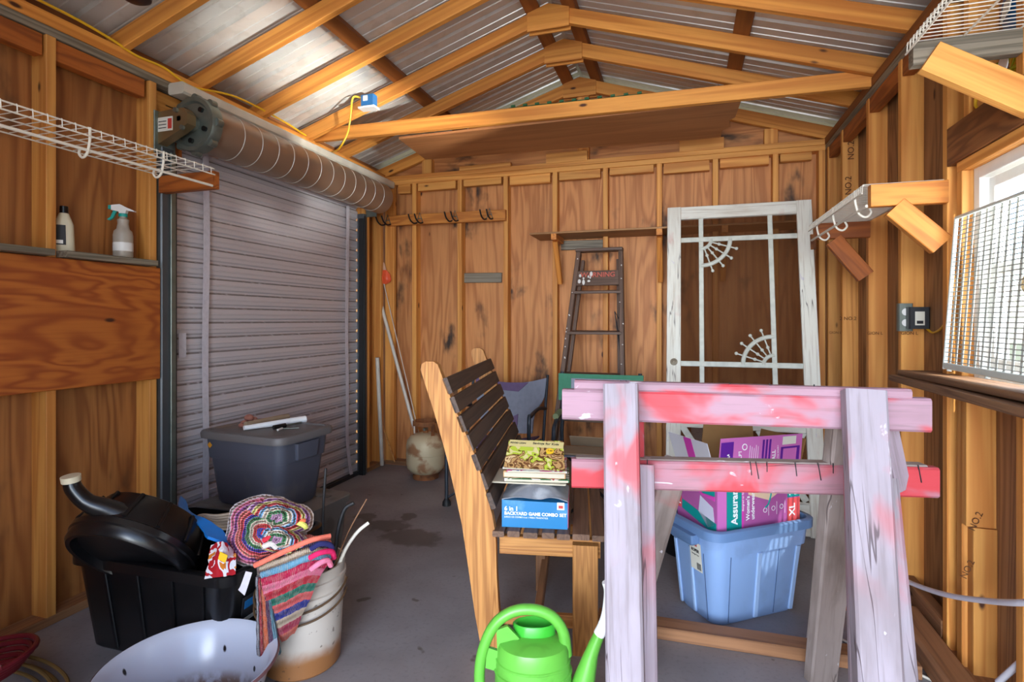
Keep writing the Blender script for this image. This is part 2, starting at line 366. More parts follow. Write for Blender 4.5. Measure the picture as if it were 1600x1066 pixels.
for x0, x1, z in ((-1.05, -.72, 2.60), (-.03, .28, 2.605), (-1.8, -1.35, 2.56)): box('scab_board', wb, PINE, (x0, YB-.01, 2.52), (x1, YB+.03, z))
# left wall
wl = structure('wall_left', (XL, 1, 0))
for y0, y1 in ((-.5, .42), (.42, 1.64), (1.64, 2.12)):
    board('panel', wl, PLYL, (XL-SH-.006, (y0+y1)/2, 0), (XL-SH-.006, (y0+y1)/2, 2.5), y1-y0-.003, .012, (1, 0, 0))
board('panel', wl, PLYL, (XL-SH-.006, 3.2, 2.13), (XL-SH-.006, 3.2, 2.5), 2.2, .012, (1, 0, 0))
board('panel', wl, PLYL, (XL-SH-.006, 4.17, 0), (XL-SH-.006, 4.17, 2.5), .40, .012, (1, 0, 0))
for y in (.24, .70, 1.16, 1.618, 2.079, 3.99, 4.03, 4.25): box('stud', wl, PINE, (XL-SH, y-.019, .038), (XL, y+.019, 2.45))
box('sole_plate', wl, TIMB, (XL-SH, -.5, 0), (XL, 2.1, .038)); box('sole_plate', wl, TIMB, (XL-SH, 3.97, 0), (XL, 4.29, .038))
box('top_plate', wl, GREYW, (XL-SH, -.5, 2.45), (XL, 4.3, 2.488)); box('top_plate', wl, RAFT, (XL-SH, -.5, 2.489), (XL+.002, 4.3, 2.545))
box('blocking', wl, BRKD, (XL-.06, 1.642, 2.36), (XL-.01, 2.04, 2.448)); box('blocking', wl, BRKD, (XL-.06, 1.18, 2.36), (XL-.01, 1.59, 2.448))
box('door_header', wl, PINE, (XL-SH, 2.1, 2.2), (XL-.05, 3.97, 2.44)); box('door_header', wl, BRKD, (XL-.07, 2.1, 2.12), (XL-.02, 2.26, 2.24))
# right wall
wr = structure('wall_right', (XR, 1, 0))
XS = XR+SH+.006
for y0, y1, z0, z1 in ((2.38, 3.386, 0, 2.5), (3.386, 4.39, 0, 2.5), (1.40, 2.40, 0, 1.06), (1.40, 2.40, 1.82, 2.5), (.2, 1.42, 0, 2.5), (-.5, .2, 0, 2.5)):
    board('panel', wr, PLYR, (XS, (y0+y1)/2, z0), (XS, (y0+y1)/2, z1), y1-y0-.003, .012, (1, 0, 0))
for y in (4.224, 3.875, 3.367, 2.905, 2.449, .9, .45, -.1): box('stud', wr, PINE, (XR, y, .038), (XR+SH, y+.038, 2.45))
box('stud', wr, PINE, (XR, 3.367-.28, .038), (XR+.0, 3.1, 2.45)) if 0 else None
box('stud', wr, PINE, (XR+.004, 2.345, .038), (XR+SH, 2.383, 1.80)); box('stud', wr, PINE, (XR, 1.38, .038), (XR+SH, 1.418, 2.45))
box('cripple_stud', wr, PINE, (XR+.002, 2.307, .55), (XR+SH, 2.344, 1.02)); box('cripple_stud', wr, PINE, (XR+.02, 2.30, .038), (XR+SH, 2.344, .548))
box('cripple_stud', wr, PINE, (XR+.002, 1.97, .038), (XR+SH, 2.008, 1.02)); box('cripple_stud', wr, PINE, (XR+.002, 1.97, 1.96), (XR+SH, 2.008, 2.45)); box('cripple_stud', wr, PINE, (XR+.002, 2.29, 1.96), (XR+SH, 2.328, 2.45))
box('window_header', wr, wood('header_board', (150, 96, 52), (96, 54, 26), 10, .8, 6, var=.02, knot=0, amt=.8), (XR-.004, 1.42, 1.84), (XR+SH, 2.44, 1.98))
box('window_header', wr, PINE, (XR+.004, 1.42, 1.80), (XR+SH, 2.383, 1.838))
box('window_sill_plate', wr, PINE, (XR+.002, 1.42, 1.02), (XR+SH, 2.344, 1.058))
box('sole_plate', wr, TIMB, (XR, -.5, 0), (XR+SH, 4.3, .038))
box('top_plate', wr, GREYW, (XR, -.5, 2.45), (XR+SH, 4.3, 2.488)); box('top_plate', wr, PURL, (XR-.004, -.5, 2.489), (XR+SH, 4.3, 2.535))
for y0, y1 in ((2.943, 3.367), (3.405, 3.875), (3.913, 4.22), (2.487, 2.905)): box('blocking', wr, BRKD, (XR+.004, y0+.02, 2.37), (XR+.05, y1-.005, 2.449))
box('low_blocking', wr, TIMB, (XR+.0, 2.5, .04), (XR+.05, 2.9, .12))
# front wall with the open doorway behind the camera
wf = structure('wall_front', (0, -.5, 0))
ap = box('bounce_slab', None, plain('bounce_slab_concrete', (196, 190, 180), .8, 0, .2, 4), (-4, -7, -.12), (4, -.61, -.004)); tag(ap, kind='structure')  # unseen pale slab added outside the doorway to bounce sunlight onto the roof
for x0, x1, z0, z1 in ((-2.6, -1.15, 0, 2.6), (-1.15, 1.04, 2.2, 2.6)):
    box('panel', wf, PLYL, (x0, -.56, z0), (x1, -.52, z1))
# roof
cl = structure('ceiling', (RX, 2, 3))
def slope(side, name, mat, y0, w_, z0, t, x_end, x_start=0.0, parent=cl, ch=.003):
    """board running down one slope, z0 = offset of its top under the roof plane"""
    xs = RX+side*x_start; n = Vector((side*SL, 0, 1)).normalized()
    a = Vector((xs, y0, roofz(xs)-z0))-n*t/2; b_ = Vector((x_end, y0, roofz(x_end)-z0))-n*t/2
    return board(name, parent, mat, a, b_, w_, t, n, ch)
RY = (.13, .58, 1.03, 1.48, 1.93, 2.38, 2.83, 3.28, 3.72, 4.34)
for y in RY:
    slope(-1, 'rafter', RAFT, y, .038, 0, .089, -2.61); slope(1, 'rafter', RAFT, y, .038, 0, .089, 1.04)
    g = [(-.13, 3.02), (-.13, RZ-.13*SL+.0), (0, RZ), (.13, RZ-.13*SL), (.13, 3.02)]
    g = [(x+RX, z) for x, z in [(-.13, 3.035), (-.13, RZ-.13*SL), (0, RZ-.002), (.13, RZ-.13*SL), (.13, 3.035)]]
    for yy in (y-.025,): prism('gusset', cl, RAFT, g, .012, Matrix(((1, 0, 0, 0), (0, 0, 1, yy), (0, 1, 0, 0), (0, 0, 0, 1))))
    prism('gusset', cl, RAFT, g, .012, Matrix(((1, 0, 0, 0), (0, 0, 1, y+.025), (0, 1, 0, 0), (0, 0, 0, 1))))
for x in (-2.66, -1.80, -.88, -.66, .30, 1.10):
    sd = -1 if x < RX else 1; n = Vector((sd*SL, 0, 1)).normalized(); z = roofz(x)
    board('purlin', cl, PURL, Vector((x, -.6, z))+n*.0195, Vector((x, 4.62, z))+n*.0195, .089, .038, n)
# ribbed roof sheets: ribs run down the slope
def sheet(side, y0, W_):
    x_e = -2.85 if side < 0 else 1.28; n = Vector((side*SL, 0, 1)).normalized(); L = math.hypot(x_e-RX, (x_e-RX)*SL)
    d = (Vector((x_e, 0, roofz(x_e)))-Vector((RX, 0, RZ))).normalized(); o = Vector((RX, y0, RZ))+n*.041
    prof = []; y = 0
    while y < W_-.001:
        prof += [(y, 0), (y+.005, .018), (y+.025, .018), (y+.032, 0), (y+.095, 0), (y+.098, .005), (y+.106, .005), (y+.109, 0), (y+.165, 0), (y+.168, .005), (y+.176, .005), (y+.179, 0)]; y += .2286
    prof.append((y, 0)); V = []
    for k in (0, 1):
        for yy, h in prof: V.append(o+d*L*k+Vector((0, yy, 0))+n*h)
    m = len(prof); F = [(i, i+1, m+i+1, m+i) for i in range(m-1)]
    c = sum(V, Vector())/len(V); V = [v-c for v in V]; V2 = [v+n*.0012 for v in V]
    F += [tuple(q+2*m for q in f)[::-1] for f in F] + [(0, m, 3*m, 2*m), (m-1, 2*m-1, 4*m-1, 3*m-1)]+[(i, i+1, 2*m+i+1, 2*m+i) for i in range(m-1)]+[(m+i, m+i+1, 3*m+i+1, 3*m+i) for i in range(m-1)]
    mesh('roof_sheet', V+V2, F, METR, cl, Matrix.Translation(c))
for k in range(6):
    for sd in (-1, 1): sheet(sd, -.75+k*.9144, .9144)
prism('ridge_cap', cl, METR, [(-.16, RZ-.02), (-.16, RZ-.012), (0, RZ+.07), (.16, RZ-.012), (.16, RZ-.02), (0, RZ+.06)], 5.4, Matrix(((1, 0, 0, RX), (0, 0, 1, 1.95), (0, 1, 0, .008), (0, 0, 0, 1)))) if 0 else None
prism('ridge_cap', cl, METR, [(-.2, RZ+.0), (-.2, RZ+.005), (0, RZ+.07), (.2, RZ+.005), (.2, RZ+.0), (0, RZ+.062)], 5.45, Matrix(((1, 0, 0, RX), (0, 0, 1, 1.97), (0, 1, 0, .0), (0, 0, 0, 1))))
for x0, x1 in ((-2.86, -2.61), (1.04, 1.28)):
    xe = x0 if x0 < RX else x1
    box('soffit_light_block', cl, TRIMW, (x0, -.7, roofz(xe)-.02), (x1, 4.72, roofz(xe)-.005)); box('fascia', cl, TRIMW, (xe-.01, -.7, roofz(xe)-.03), (xe+.01, 4.72, roofz(xe)+.05))  # soffit boards added to stop outside light leaking in at the eaves
for y0 in (4.66,): slope(-1, 'barge_board', TRIMW, y0, .025, -.03, .14, -2.86); slope(1, 'barge_board', TRIMW, y0, .025, -.03, .14, 1.28)
# window in the right wall
wi = structure('window_1', (1.0, 1.87, 1.05)); GL = NT('window_glass', .03, 0)
tb = GL.n('BsdfTransparent'); tb.inputs[0].default_value = (.95, .98, 1, 1); gb = GL.n('BsdfGlossy'); gb.inputs['Roughness'].default_value = .02; ms = GL.n('MixShader'); ms.inputs[0].default_value = .05
GL.l(tb.outputs[0], ms.inputs[1]); GL.l(gb.outputs[0], ms.inputs[2]); GL.l(ms.outputs[0], GL.t.nodes['Material Output'].inputs[0]); GL = GL.m
y0, y1, z0, z1 = 1.44, 2.335, 1.06, 1.80
for a, b_ in (((.975, y0, z0), (1.06, y0+.04, z1)), ((.975, y1-.04, z0), (1.06, y1, z1)), ((.975, y0+.04, z0), (1.06, y1-.04, z0+.04)), ((.975, y0+.04, z1-.04), (1.06, y1-.04, z1))): box('window_frame', wi, WHT, a, b_)
for a, b_ in (((1.0, y0+.045, z0+.045), (1.03, y0+.08, z1-.045)), ((1.0, y1-.08, z0+.045), (1.03, y1-.045, z1-.045)), ((1.0, y0+.08, 1.42), (1.03, y1-.08, 1.46)), ((1.0, y0+.08, z0+.045), (1.03, y1-.08, z0+.08)), ((1.0, y0+.08, z1-.08), (1.03, y1-.08, z1-.045))): box('sash', wi, WHT, a, b_)
box('pane', wi, GL, (1.012, y0+.08, z0+.08), (1.016, y1-.08, 1.42)); box('pane', wi, GL, (1.012, y0+.08, 1.46), (1.016, y1-.08, z1-.08))
# roll-up door
dr = structure('door_1', (XL, 3.06, 0))
V = []; F = []; DX = -2.565; zs = []; z = .004
while z < 2.34:
    for dz, dx in ((0, 0), (.010, -.012), (.020, -.012), (.030, 0), (.048, .002), (.051, .005), (.056, .005), (.060, .002)): zs.append((z+dz, DX+dx))
    z += .083
for zz, x in zs: V += [(x, 2.19, zz), (x, 3.955, zz)]
m = len(zs); F = [(2*i, 2*i+1, 2*i+3, 2*i+2) for i in range(m-1)]
V2 = [(x-.002, y, zz) for x, y, zz in V]; k = len(V); F += [tuple(q+k for q in f)[::-1] for f in F]
mesh('curtain', V+V2, F, CURT, dr)
box('bottom_bar', dr, DGREY, (DX-.02, 2.19, .002), (DX+.03, 3.945, .03))
for y0, y1 in ((2.115, 2.19), (3.945, 4.0)):
    gi = box('guide_rail', dr, GALVD, (XL-.055, y0, 0), (XL+.01, y1, 2.14), .006); ed = y1 if y0 < 3 else y0
    box('guide_lip', dr, GALV if y0 < 3 else BLKR, (XL+.012, ed-(.03 if y0 < 3 else 0), 0), (XL+.022, ed+(0 if y0 < 3 else .012), 2.12))
    box('seal', dr, BLKR, (XL-.03, (y1+.001) if y0 < 3 else y0-.013, 0), (XL+.012, (y1+.014) if y0 < 3 else y0-.001, 2.1))
CX, CZZ = -2.372, 2.262
R = Matrix.Translation((CX, 0, CZZ)) @ Matrix.Rotation(-math.pi/2, 4, 'X')
lathe('curtain_coil', dr, COIL, [(.03, 2.24), (.122, 2.24), (.122, 3.98), (.03, 3.98)], R, 64)
for i in range(12): lathe('coil_band', dr, BANDM, [(.1222, 2.40+i*.131), (.1242, 2.401+i*.131), (.1242, 2.404+i*.131), (.1222, 2.405+i*.131)], R, 64)
d = lathe('end_disc', dr, GALV, [(.001, 2.165), (.035, 2.165), (.04, 2.185), (.105, 2.185), (.115, 2.175), (.135, 2.175), (.140, 2.185), (.140, 2.235), (.001, 2.235)], R, 48)
for a in range(5):
    an = a*1.2566+.4; lathe('disc_hole', d, BLK, [(.001, 2.172), (.013, 2.172), (.013, 2.1865), (.001, 2.1865)], R @ Matrix.Translation((.085*math.cos(an), .085*math.sin(an), 0)), 14)
for a in range(8):
    an = a*.785; lathe('disc_lug', d, GALV, [(.001, 2.19), (.02, 2.19), (.02, 2.225), (.001, 2.225)], R @ Matrix.Translation((.138*math.cos(an), .138*math.sin(an), 0)), 12)
box('axle', dr, GALV, (CX-.012, 2.10, CZZ-.012), (CX+.012, 2.2, CZZ+.012))
bp = prism('tension_bracket', dr, plain('bracket_steel', (150, 128, 92), .35, .7, .15, 6), [(-.17, -.13), (-.17, .045), (-.05, .05), (.03, .05), (.055, .02), (.055, -.03), (.0, -.06), (-.10, -.10)], .05, Matrix(((1, 0, 0, CX), (0, 0, 1, 2.125), (0, 1, 0, CZZ), (0, 0, 0, 1))))
LBL = plain('paper_label', (222, 220, 206), .7)
box('label', bp, LBL, (CX-.13, 2.097, CZZ-.055), (CX-.035, 2.0985, CZZ+.015)); RED = plain('red_ink', (196, 60, 50), .6); INK = plain('black_ink', (30, 30, 34), .6)
box('label_mark', bp, RED, (CX-.065, 2.096, CZZ-.045), (CX-.04, 2.0972, CZZ+.005))
for i in range(3): box('label_mark', bp, INK, (CX-.125, 2.0962, CZZ-.04+i*.016), (CX-.075, 2.0972, CZZ-.036+i*.016))
box('mount_plate', dr, GALV, (XL-.005, 2.08, CZZ-.16), (XL+.006, 2.20, CZZ+.05))
for q in ((-.01, .06), (.03, -.03)): lathe('bolt', bp, GALV, [(.001, 0), (.012, 0), (.012, .014), (.001, .014)], Matrix.Translation((CX+q[0], 2.10, CZZ+q[1]-.02)) @ Matrix.Rotation(math.pi/2, 4, 'X'), 8)
box('bearing_bracket', dr, GALV, (XL, 3.99, 2.12), (XL+.10, 4.0, 2.25))
for yc, pts in ((2.425, [(0, 0, 2.2), (.004, .004, 1.7), (0, -.003, 1.1), (.003, .0, .6), (0, 0, .3), (0, .01, .05)]), (3.79, [(0, 0, 2.18), (0, -.008, 1.7), (0, -.018, 1.2), (0, -.01, .7), (0, -.012, .35), (0, .03, .08), (0, .05, .03)])):
    g = [[Vector((DX+.022+p[0], yc+p[1]+e, p[2])) for e in (-.021, .021)] for p in pts]
    patch('pull_strap', dr, STRAP, g, .002, 5)
patch('strap_scrap', dr, STRAP, [[Vector((DX+.02, 2.255+e, z)) for e in (0, .045)] for z in (1.20, 1.12, 1.07)], .002, 4)
tr = box('trim_1', None, TRIMW, (XL+.002, 2.16, 2.415), (XL+.105, 4.28, 2.475), .01); tag(tr, kind='structure')
# beyond the window: neighbour's fence and trees
PAL = plain('pale_siding', (130, 142, 160), .6); LEAF = [plain('leaf_a', (120, 150, 74), .8), plain('leaf_b', (88, 120, 56), .8), plain('leaf_c', (160, 180, 110), .8)]
def tree(x, y, h, r, mi, label):
    t = thing('tree', label, 'tree', (x, y, -.1), group='trees outside the window')
    tube('trunk', t, TIMB, [(x, y, -.1), (x+.1, y, h*.5), (x, y+.1, h*.8)], [.16, .08], 8, 4)
    rn = random.Random(int(x*10)); V = []; F = []
    for i in range(2600):
        a = rn.uniform(0, 6.283); u = rn.uniform(-1, 1); q = rn.uniform(.55, 1)*r; c = Vector((x+q*math.sqrt(1-u*u)*math.cos(a), y+q*math.sqrt(1-u*u)*math.sin(a), h*.62+q*u*1.25))
        e1 = Vector((rn.uniform(-1, 1), rn.uniform(-1, 1), rn.uniform(-1, 1))).normalized()*.12; e2 = e1.cross(Vector((rn.uniform(-1, 1), rn.uniform(-1, 1), rn.uniform(-1, 1)))).normalized()*.07
        b0 = len(V); V += [c-e1, c+e2, c+e1, c-e2]; F.append((b0, b0+1, b0+2, b0+3))
    tag(mesh('foliage', [v-Vector((x, y, 0)) for v in V], F, LEAF[mi], t, Matrix.Translation((x, y, 0))), kind='stuff')
tree(6.2, 5.2, 5, 1.5, 0, 'mid green leafy tree right behind the pale fence outside the window')
tree(9.8, 12.5, 6, 2.2, 1, 'dark green tree farthest back outside the window'); tree(5.9, 8.9, 4.6, 1.4, 2, 'pale yellow green tree left of the other trees outside'); tree(11, 6.6, 6, 2.2, 2, 'tall pale green tree in the gap between the two darker trees outside')
fe = thing('fence', 'pale board fence outside the window', 'fence', (4.2, 3, -.1))
for i in range(30): box('board', fe, PAL, (4.2, .6+i*.2, -.1), (4.22, .785+i*.2, 1.55))
# ---------------- bench ----------------
BR = math.radians(10.4); BO = Vector((-.70, 2.0, 0)); BU = Vector((math.cos(BR), math.sin(BR), 0)); BV = Vector((-math.sin(BR), math.cos(BR), 0))
bench = thing('garden_bench', 'slatted wooden bench with pale oak ends, magazines and a blue box on its seat', 'bench', BO, BR)
def BM(x, y, z): return BO+BU*x+BV*y+Vector((0, 0, z))
def bpx(px, py, y=0.):
    r = Pd(px, py, 1)-Vector((0, 0, CZ)); P0 = BM(0, y, 0); k = (P0-Vector((0, 0, 0))).dot(BV)/r.dot(BV); p = Vector((0, 0, CZ))+r*k-BO
    return (p.dot(BU), p.z)
out = [bpx(*p) for p in ((657, 578), (659, 569), (665, 565), (677, 565), (684, 570), (689, 584), (714, 646), (742, 712), (758, 765), (769, 805), (774, 835), (776, 900), (780, 960), (784, 1040))]
out += [bpx(*p) for p in ((752, 1040), (742, 960), (732, 890), (722, 822), (712, 775), (698, 715), (680, 650))]
zmin = min(z for _, z in out); out = [(x, max(z, 0.0)) for x, z in out]
def BMat(y): return Matrix.Translation(BM(0, y, 0)) @ Matrix(((0, BU.x, BV.x, 0), (0, BU.y, BV.y, 0), (1, 0, 0, 0), (0, 0, 0, 1)))
out = [(z, x) for x, z in out]
BL = 1.06
for y in (0.02, BL-.02): prism('back_post', bench, OAK, out, .04, BMat(y))
# wood grain of a prism runs along its local x; front legs
fl_ = [bpx(*p, -.0) for p in ((885, 842), (927, 842), (932, 1036), (905, 1036))]; fl_ = [(.30, .415), (.40, .415), (.385, 0), (.315, 0)]
for y in (0.02, BL-.02): board('front_leg', bench, OAK, BM(.352, y, .418), BM(.352, y, 0), .095, .038, BV)
for y in (0.055, BL-.055): board('seat_rail', bench, OAK, BM(.02, y, .39), BM(.41, y, .39), .07, .03, BV)
board('stretcher', bench, TIMB, BM(.17, .06, .12), BM(.17, BL-.06, .12), .06, .03, BU); board('centre_leg', bench, TIMB, BM(.15, .50, .42), BM(.15, .50, 0), .045, .03, BV)
for i in range(2): board('leg_rail', bench, OAK, BM(0.03, (.06, BL-.06)[i], .10), BM(.38, (.06, BL-.06)[i], .10), .05, .025, BV)
xx = .0
for i, (a, b_) in enumerate(((768, 787), (792, 812), (818, 841), (848, 868), (872, 893), (897, 924), (928, 949))):
    k = .427/181; x0, x1 = (a-768)*k, (b_-768)*k
    board('seat_slat', bench, SEATW, BM((x0+x1)/2, -.012+.006*(i % 2), .452), BM((x0+x1)/2, BL+.01, .452), x1-x0, .022, (0, 0, 1))
e0, e1 = Vector(bpx(689, 590)), Vector(bpx(768, 800)); dd = (e1-e0).normalized(); nn = Vector((-dd.y, dd.x))
if nn.x < 0: nn = -nn
L_ = (e1-e0).length
for i in range(7):
    c = e0+dd*(L_*(i+.5)/7)+nn*.012; n3 = BU*nn.x+Vector((0, 0, nn.y))
    board('back_slat', bench, SLAT, BM(c.x, -.0, c.y), BM(c.x, BL+.02, c.y), L_/7-.014, .02, n3)
# game box on the seat
gx, gy = .03, .02; ZS = .4635
GBL = plain('game_box_blue', (22, 120, 176), .35, 0, .1, 6, ((150, 200, 224), 5, .35)); PLGR = plain('cloudy_plastic', (136, 140, 148), .2, 0, .3, 7, ((196, 202, 208), 7, .5)); PINKB = plain('pink_card', (216, 112, 150), .5)
gb_ = thing('game_box', 'crushed blue cardboard game set box with a cloudy plastic top on the bench', 'box', BM(.15, .13, ZS), BR)
def gp(x, y, z): return BM(.03+x, .035+y, ZS+z)
GW, GH, GD = .255, .105, .20
def quad(name, parent, mat, P, t=.0015):
    """thin panel through 3+ corner points"""
    P = [Vector(p) for p in P]; o = P[0]; x = (P[1]-P[0]).normalized(); n = (P[1]-P[0]).cross(P[-1]-P[0]).normalized(); y = n.cross(x)
    M = Matrix((x, y, n)).transposed().to_4x4(); M.translation = o
    return prism(name, parent, mat, [((p-o).dot(x), (p-o).dot(y)) for p in P], t, M)
body = mesh('carton', *(lambda V, F: (V, F))([gp(0, 0, 0), gp(GW, 0, 0), gp(GW, GD, 0), gp(0, GD, 0), gp(0, 0, GH), gp(GW, .0, GH-.004), gp(GW-.01, GD, GH+.005), gp(.01, GD, GH+.01)],
    [(0, 1, 5, 4), (1, 2, 6, 5), (2, 3, 7, 6), (3, 0, 4, 7), (4, 5, 6, 7), (3, 2, 1, 0)]), GBL, gb_)
g = [[gp(x, y, GH+z) for x, z in ((.0, .0), (.07, .012*w_+.01), (.14, .004+.02*w_), (.2, .014+.01*w_), (GW, .0))] for y, w_ in ((.0, .1), (.05, 1.8), (.12, 2.2), (GD, 2.0))]
patch('plastic_window', gb_, PLGR, g, .004, 5, .0012)
quad('side_panel', gb_, PINKB, [gp(GW+.002, .004, .004), gp(GW+.002, GD, .004), gp(GW+.002, GD, GH), gp(GW+.002, .004, GH)])
FM = lambda x, z, s=-.002: Matrix.Translation(gp(x, s, z)) @ Matrix(((BU.x, 0, -BV.x, 0), (BU.y, 0, -BV.y, 0), (0, 1, 0, 0), (0, 0, 0, 1)))
TW = plain('white_print', (240, 242, 244), .5)
text('lettering', gb_, TW, '6 in 1', .024, FM(.010, .072), .0005, 'LEFT', .0006); text('lettering', gb_, TW, 'BACKYARD GAME COMBO SET', .0172, FM(.010, .054), .0005, 'LEFT', .0005)
text('lettering', gb_, TW, 'JUEGO DE COMBO 6 en 1 PARA TRASPATIOS', .0085, FM(.010, .040), .0004, 'LEFT')
quad('logo', gb_, TW, [gp(.215, -.002, .075), gp(.243, -.002, .075), gp(.243, -.002, .103), gp(.215, -.002, .103)]); quad('logo_mark', gb_, RED, [gp(.22, -.0035, .081), gp(.238, -.0035, .081), gp(.238, -.0035, .092), gp(.22, -.0035, .092)])
# magazines piled on the box
def magmat(name, cols, sc):
    t = NT(name, .35); v = t.vec(); r = t.n('ValToRGB'); r.color_ramp.interpolation = 'CONSTANT'; n = t.noise(v, sc, 2, .8)
    while len(r.color_ramp.elements) < len(cols): r.color_ramp.elements.new(.5)
    for i, cc in enumerate(cols): r.color_ramp.elements[i].position = .32+.4*i/len(cols) if i else 0; r.color_ramp.elements[i].color = lin(*cc)
    t.l(n, r.inputs[0]); t.col(r.outputs[0]); return t.m
MG = [magmat('food_cover', [(214, 200, 140), (176, 190, 60), (96, 62, 34), (188, 150, 96), (120, 78, 48), (220, 190, 140)], 22), magmat('leaflet_a', [(226, 222, 212), (200, 40, 120), (230, 228, 220), (60, 90, 150)], 16),
      plain('tan_book', (206, 160, 108), .6), magmat('leaflet_b', [(228, 226, 220), (40, 110, 70), (228, 226, 220), (180, 50, 60)], 12), plain('paper', (196, 188, 166), .7)]
PAPER = MG[4]
z0 = ZS+GH+.044
spec = [(4, .006, .30, -.03, 'loose tan paper folder under the magazines on the bench'), (3, .012, .26, .02, 'white leaflet with green and red print low in the magazine pile'), (2, .026, .25, .0, 'thick tan paperback in the magazine pile'), (1, .008, .24, .03, 'white and magenta leaflet above the tan paperback'), (1, .006, .25, -.02, 'thin white leaflet just under the top magazine')]
zz = z0
for i, (m_, th, wd, rot, lb) in enumerate(spec):
    c = BM(.15+.008*(i % 2)-(.02 if i == 0 else 0), .20+.008*(i % 3), zz+th/2); q = thing('magazine', lb, 'magazine', c, BR+rot, 'magazines on the bench')
    M = WM[q.name]; board('cover', q, MG[m_], M @ Vector((-wd/2, 0, 0)), M @ Vector((wd/2, 0, 0)), .2, th, (0, 0, 1), .004)
    board('pages', q, PAPER, M @ Vector((-wd/2+.004, -.1015, 0)), M @ Vector((wd/2-.004, -.1015, 0)), .003, th*.7, (0, 0, 1), .0005); zz += th+.001
top = thing('magazine', 'food sale magazine on top of the pile, propped up showing its cover', 'magazine', BM(.15, .15, zz), BR, 'magazines on the bench')
a, b_, c, d = BM(.03, .09, zz+.006), BM(.275, .07, zz+.004), BM(.262, .20, zz+.105), BM(.035, .22, zz+.085)
quad('cover', top, MG[0], [a, b_, c, d], .004); M = frame(b_-a, (b_-a).cross(d-a), (a+b_+c+d)/4+((b_-a).cross(d-a)).normalized()*.003)
board('title_band', top, plain('cream_print', (206, 190, 130), .5), M @ Vector((-.115, .052, -.0005)), M @ Vector((.112, .052, -.0005)), .036, .001, M.to_3x3() @ Vector((0, 0, 1)), .0002); board('print_block', top, plain('green_print', (176, 190, 60), .5), M @ Vector((-.065, .022, -.0005)), M @ Vector((-.01, .022, -.0005)), .022, .001, M.to_3x3() @ Vector((0, 0, 1)), .0002)
text('title', top, INK, 'FOOD LION', .012, M @ Matrix.Translation((-.078, .052, .0006)), .0003, bold=.0004); text('title', top, INK, 'Savings for Kids', .017, M @ Matrix.Translation((.038, .055, .0006)), .0003, bold=.0003)
lathe('price_tag', top, plain('yellow_print', (240, 190, 40), .5), [(.001, 0), (.016, 0), (.016, .001), (.001, .001)], M @ Matrix.Translation((.06, .015, 0)), 20); text('price', top, INK, '7.99', .012, M @ Matrix.Translation((.06, .015, .0015)), .0003)

# ---------------- sawhorses ----------------
def sl(a, b_, wd, t, mat, parent, name, n): return board(name, parent, mat, a, b_, wd, t, n, .006)
nB = Vector((-.1, 1, 0)).normalized()
sh = thing('sawhorse', 'taller front sawhorse with a pink and white beam', 'sawhorse', (.14, 1.6, 0), 0, 'painted sawhorses')
sl(Vector((-.335, 1.572, 1.027)), Vector((.598, 1.666, 1.027)), .086, .040, PPINK, sh, 'beam_board', nB)
sl(Vector((-.300, 1.575, 1.083)), Vector((.555, 1.665, 1.078)), .028, .040, PPINK, sh, 'beam_cap', nB)
def legm(a, b_, wd, t, mat, parent, up=(0, 1, .3), name='leg'): return board(name, parent, mat, a, b_, wd, t, up, .006)
legm((-.163, 1.515, 1.095), (-.118, 1.26, .0), .091, .040, PWHT, sh); legm((.435, 1.60, 1.09), (.405, 1.31, 0), .091, .060, PWHT, sh)
legm((-.155, 1.625, 1.04), (-.165, 1.98, .0), .09, .038, PLEGR, sh, (0, 1, -.3)); legm((.43, 1.70, 1.06), (.462, 2.185, .0), .105, .045, PGRY, sh, (-.35, 1, -.3))
legm((.52, 1.74, 1.03), (.58, 1.80, .80), .05, .035, PLEGR, sh, (-.5, 1, -.3), 'brace'); legm((.50, 1.65, .86), (.50, 1.40, 0), .05, .05, PWHT, sh, (-1, .2, 0), 'brace')
for v in ((-.19, 1.50, 1.06), (-.14, 1.495, 1.05), (.42, 1.572, 1.05), (.46, 1.575, 1.06)): ball('nail', sh, DGREY, v, .004, n=5)
# saw kerfs in the cap
for x in (-.17, -.155, .12, .22, .33): board('saw_kerf', sh, INK, (x, 1.5655+(x+.3)*.1055, 1.099), (x+.002, 1.5655+(x+.3)*.1055, 1.070), .002, .004, nB, .0002)
s2 = thing('sawhorse', 'lower sawhorse with the redder beam nested behind the taller one', 'sawhorse', (.18, 1.7, 0), 0, 'painted sawhorses')
n2 = Vector((-.22, 1, 0)).normalized()
sl(Vector((-.315, 1.60, .822)), Vector((.672, 1.822, .818)), .084, .036, PRED, s2, 'beam_board', n2)
sl(Vector((-.305, 1.618, .858)), Vector((.645, 1.832, .856)), .016, .045, PGRY, s2, 'beam_cap', n2)
legm((-.122, 1.600, .860), (-.098, 1.42, .0), .085, .034, PLEGR, s2, (0, 1, .3)); legm((.47, 1.745, .855), (.43, 1.50, 0), .085, .03, PLEGR, s2, (0, 1, .3))
legm((.45, 1.83, .85), (.50, 2.40, .0), .09, .038, PGRY, s2, (-.2, 1, -.4)); legm((-.02, 1.70, .85), (-.215, 2.10, .0), .075, .034, PGRY, s2, (0, 1, -.4))
for i, x in enumerate((-.10, .18, .195, .225, .30, .36, .40, .47, .62)): board('saw_kerf', s2, INK, (x, 1.5815+(x+.315)*.225, .868), (x+.004*(i % 3), 1.5815+(x+.315)*.225, .84-.01*(i % 3)), .002, .004, n2, .0002)
lum = board('lumber', None, TIMB, (-.34, 2.30, .0255), (.80, 2.32, .0255), .085, .049, (0, 0, 1)); tag(lum, 'long rough two by four lying on the floor behind the sawhorses', 'lumber')

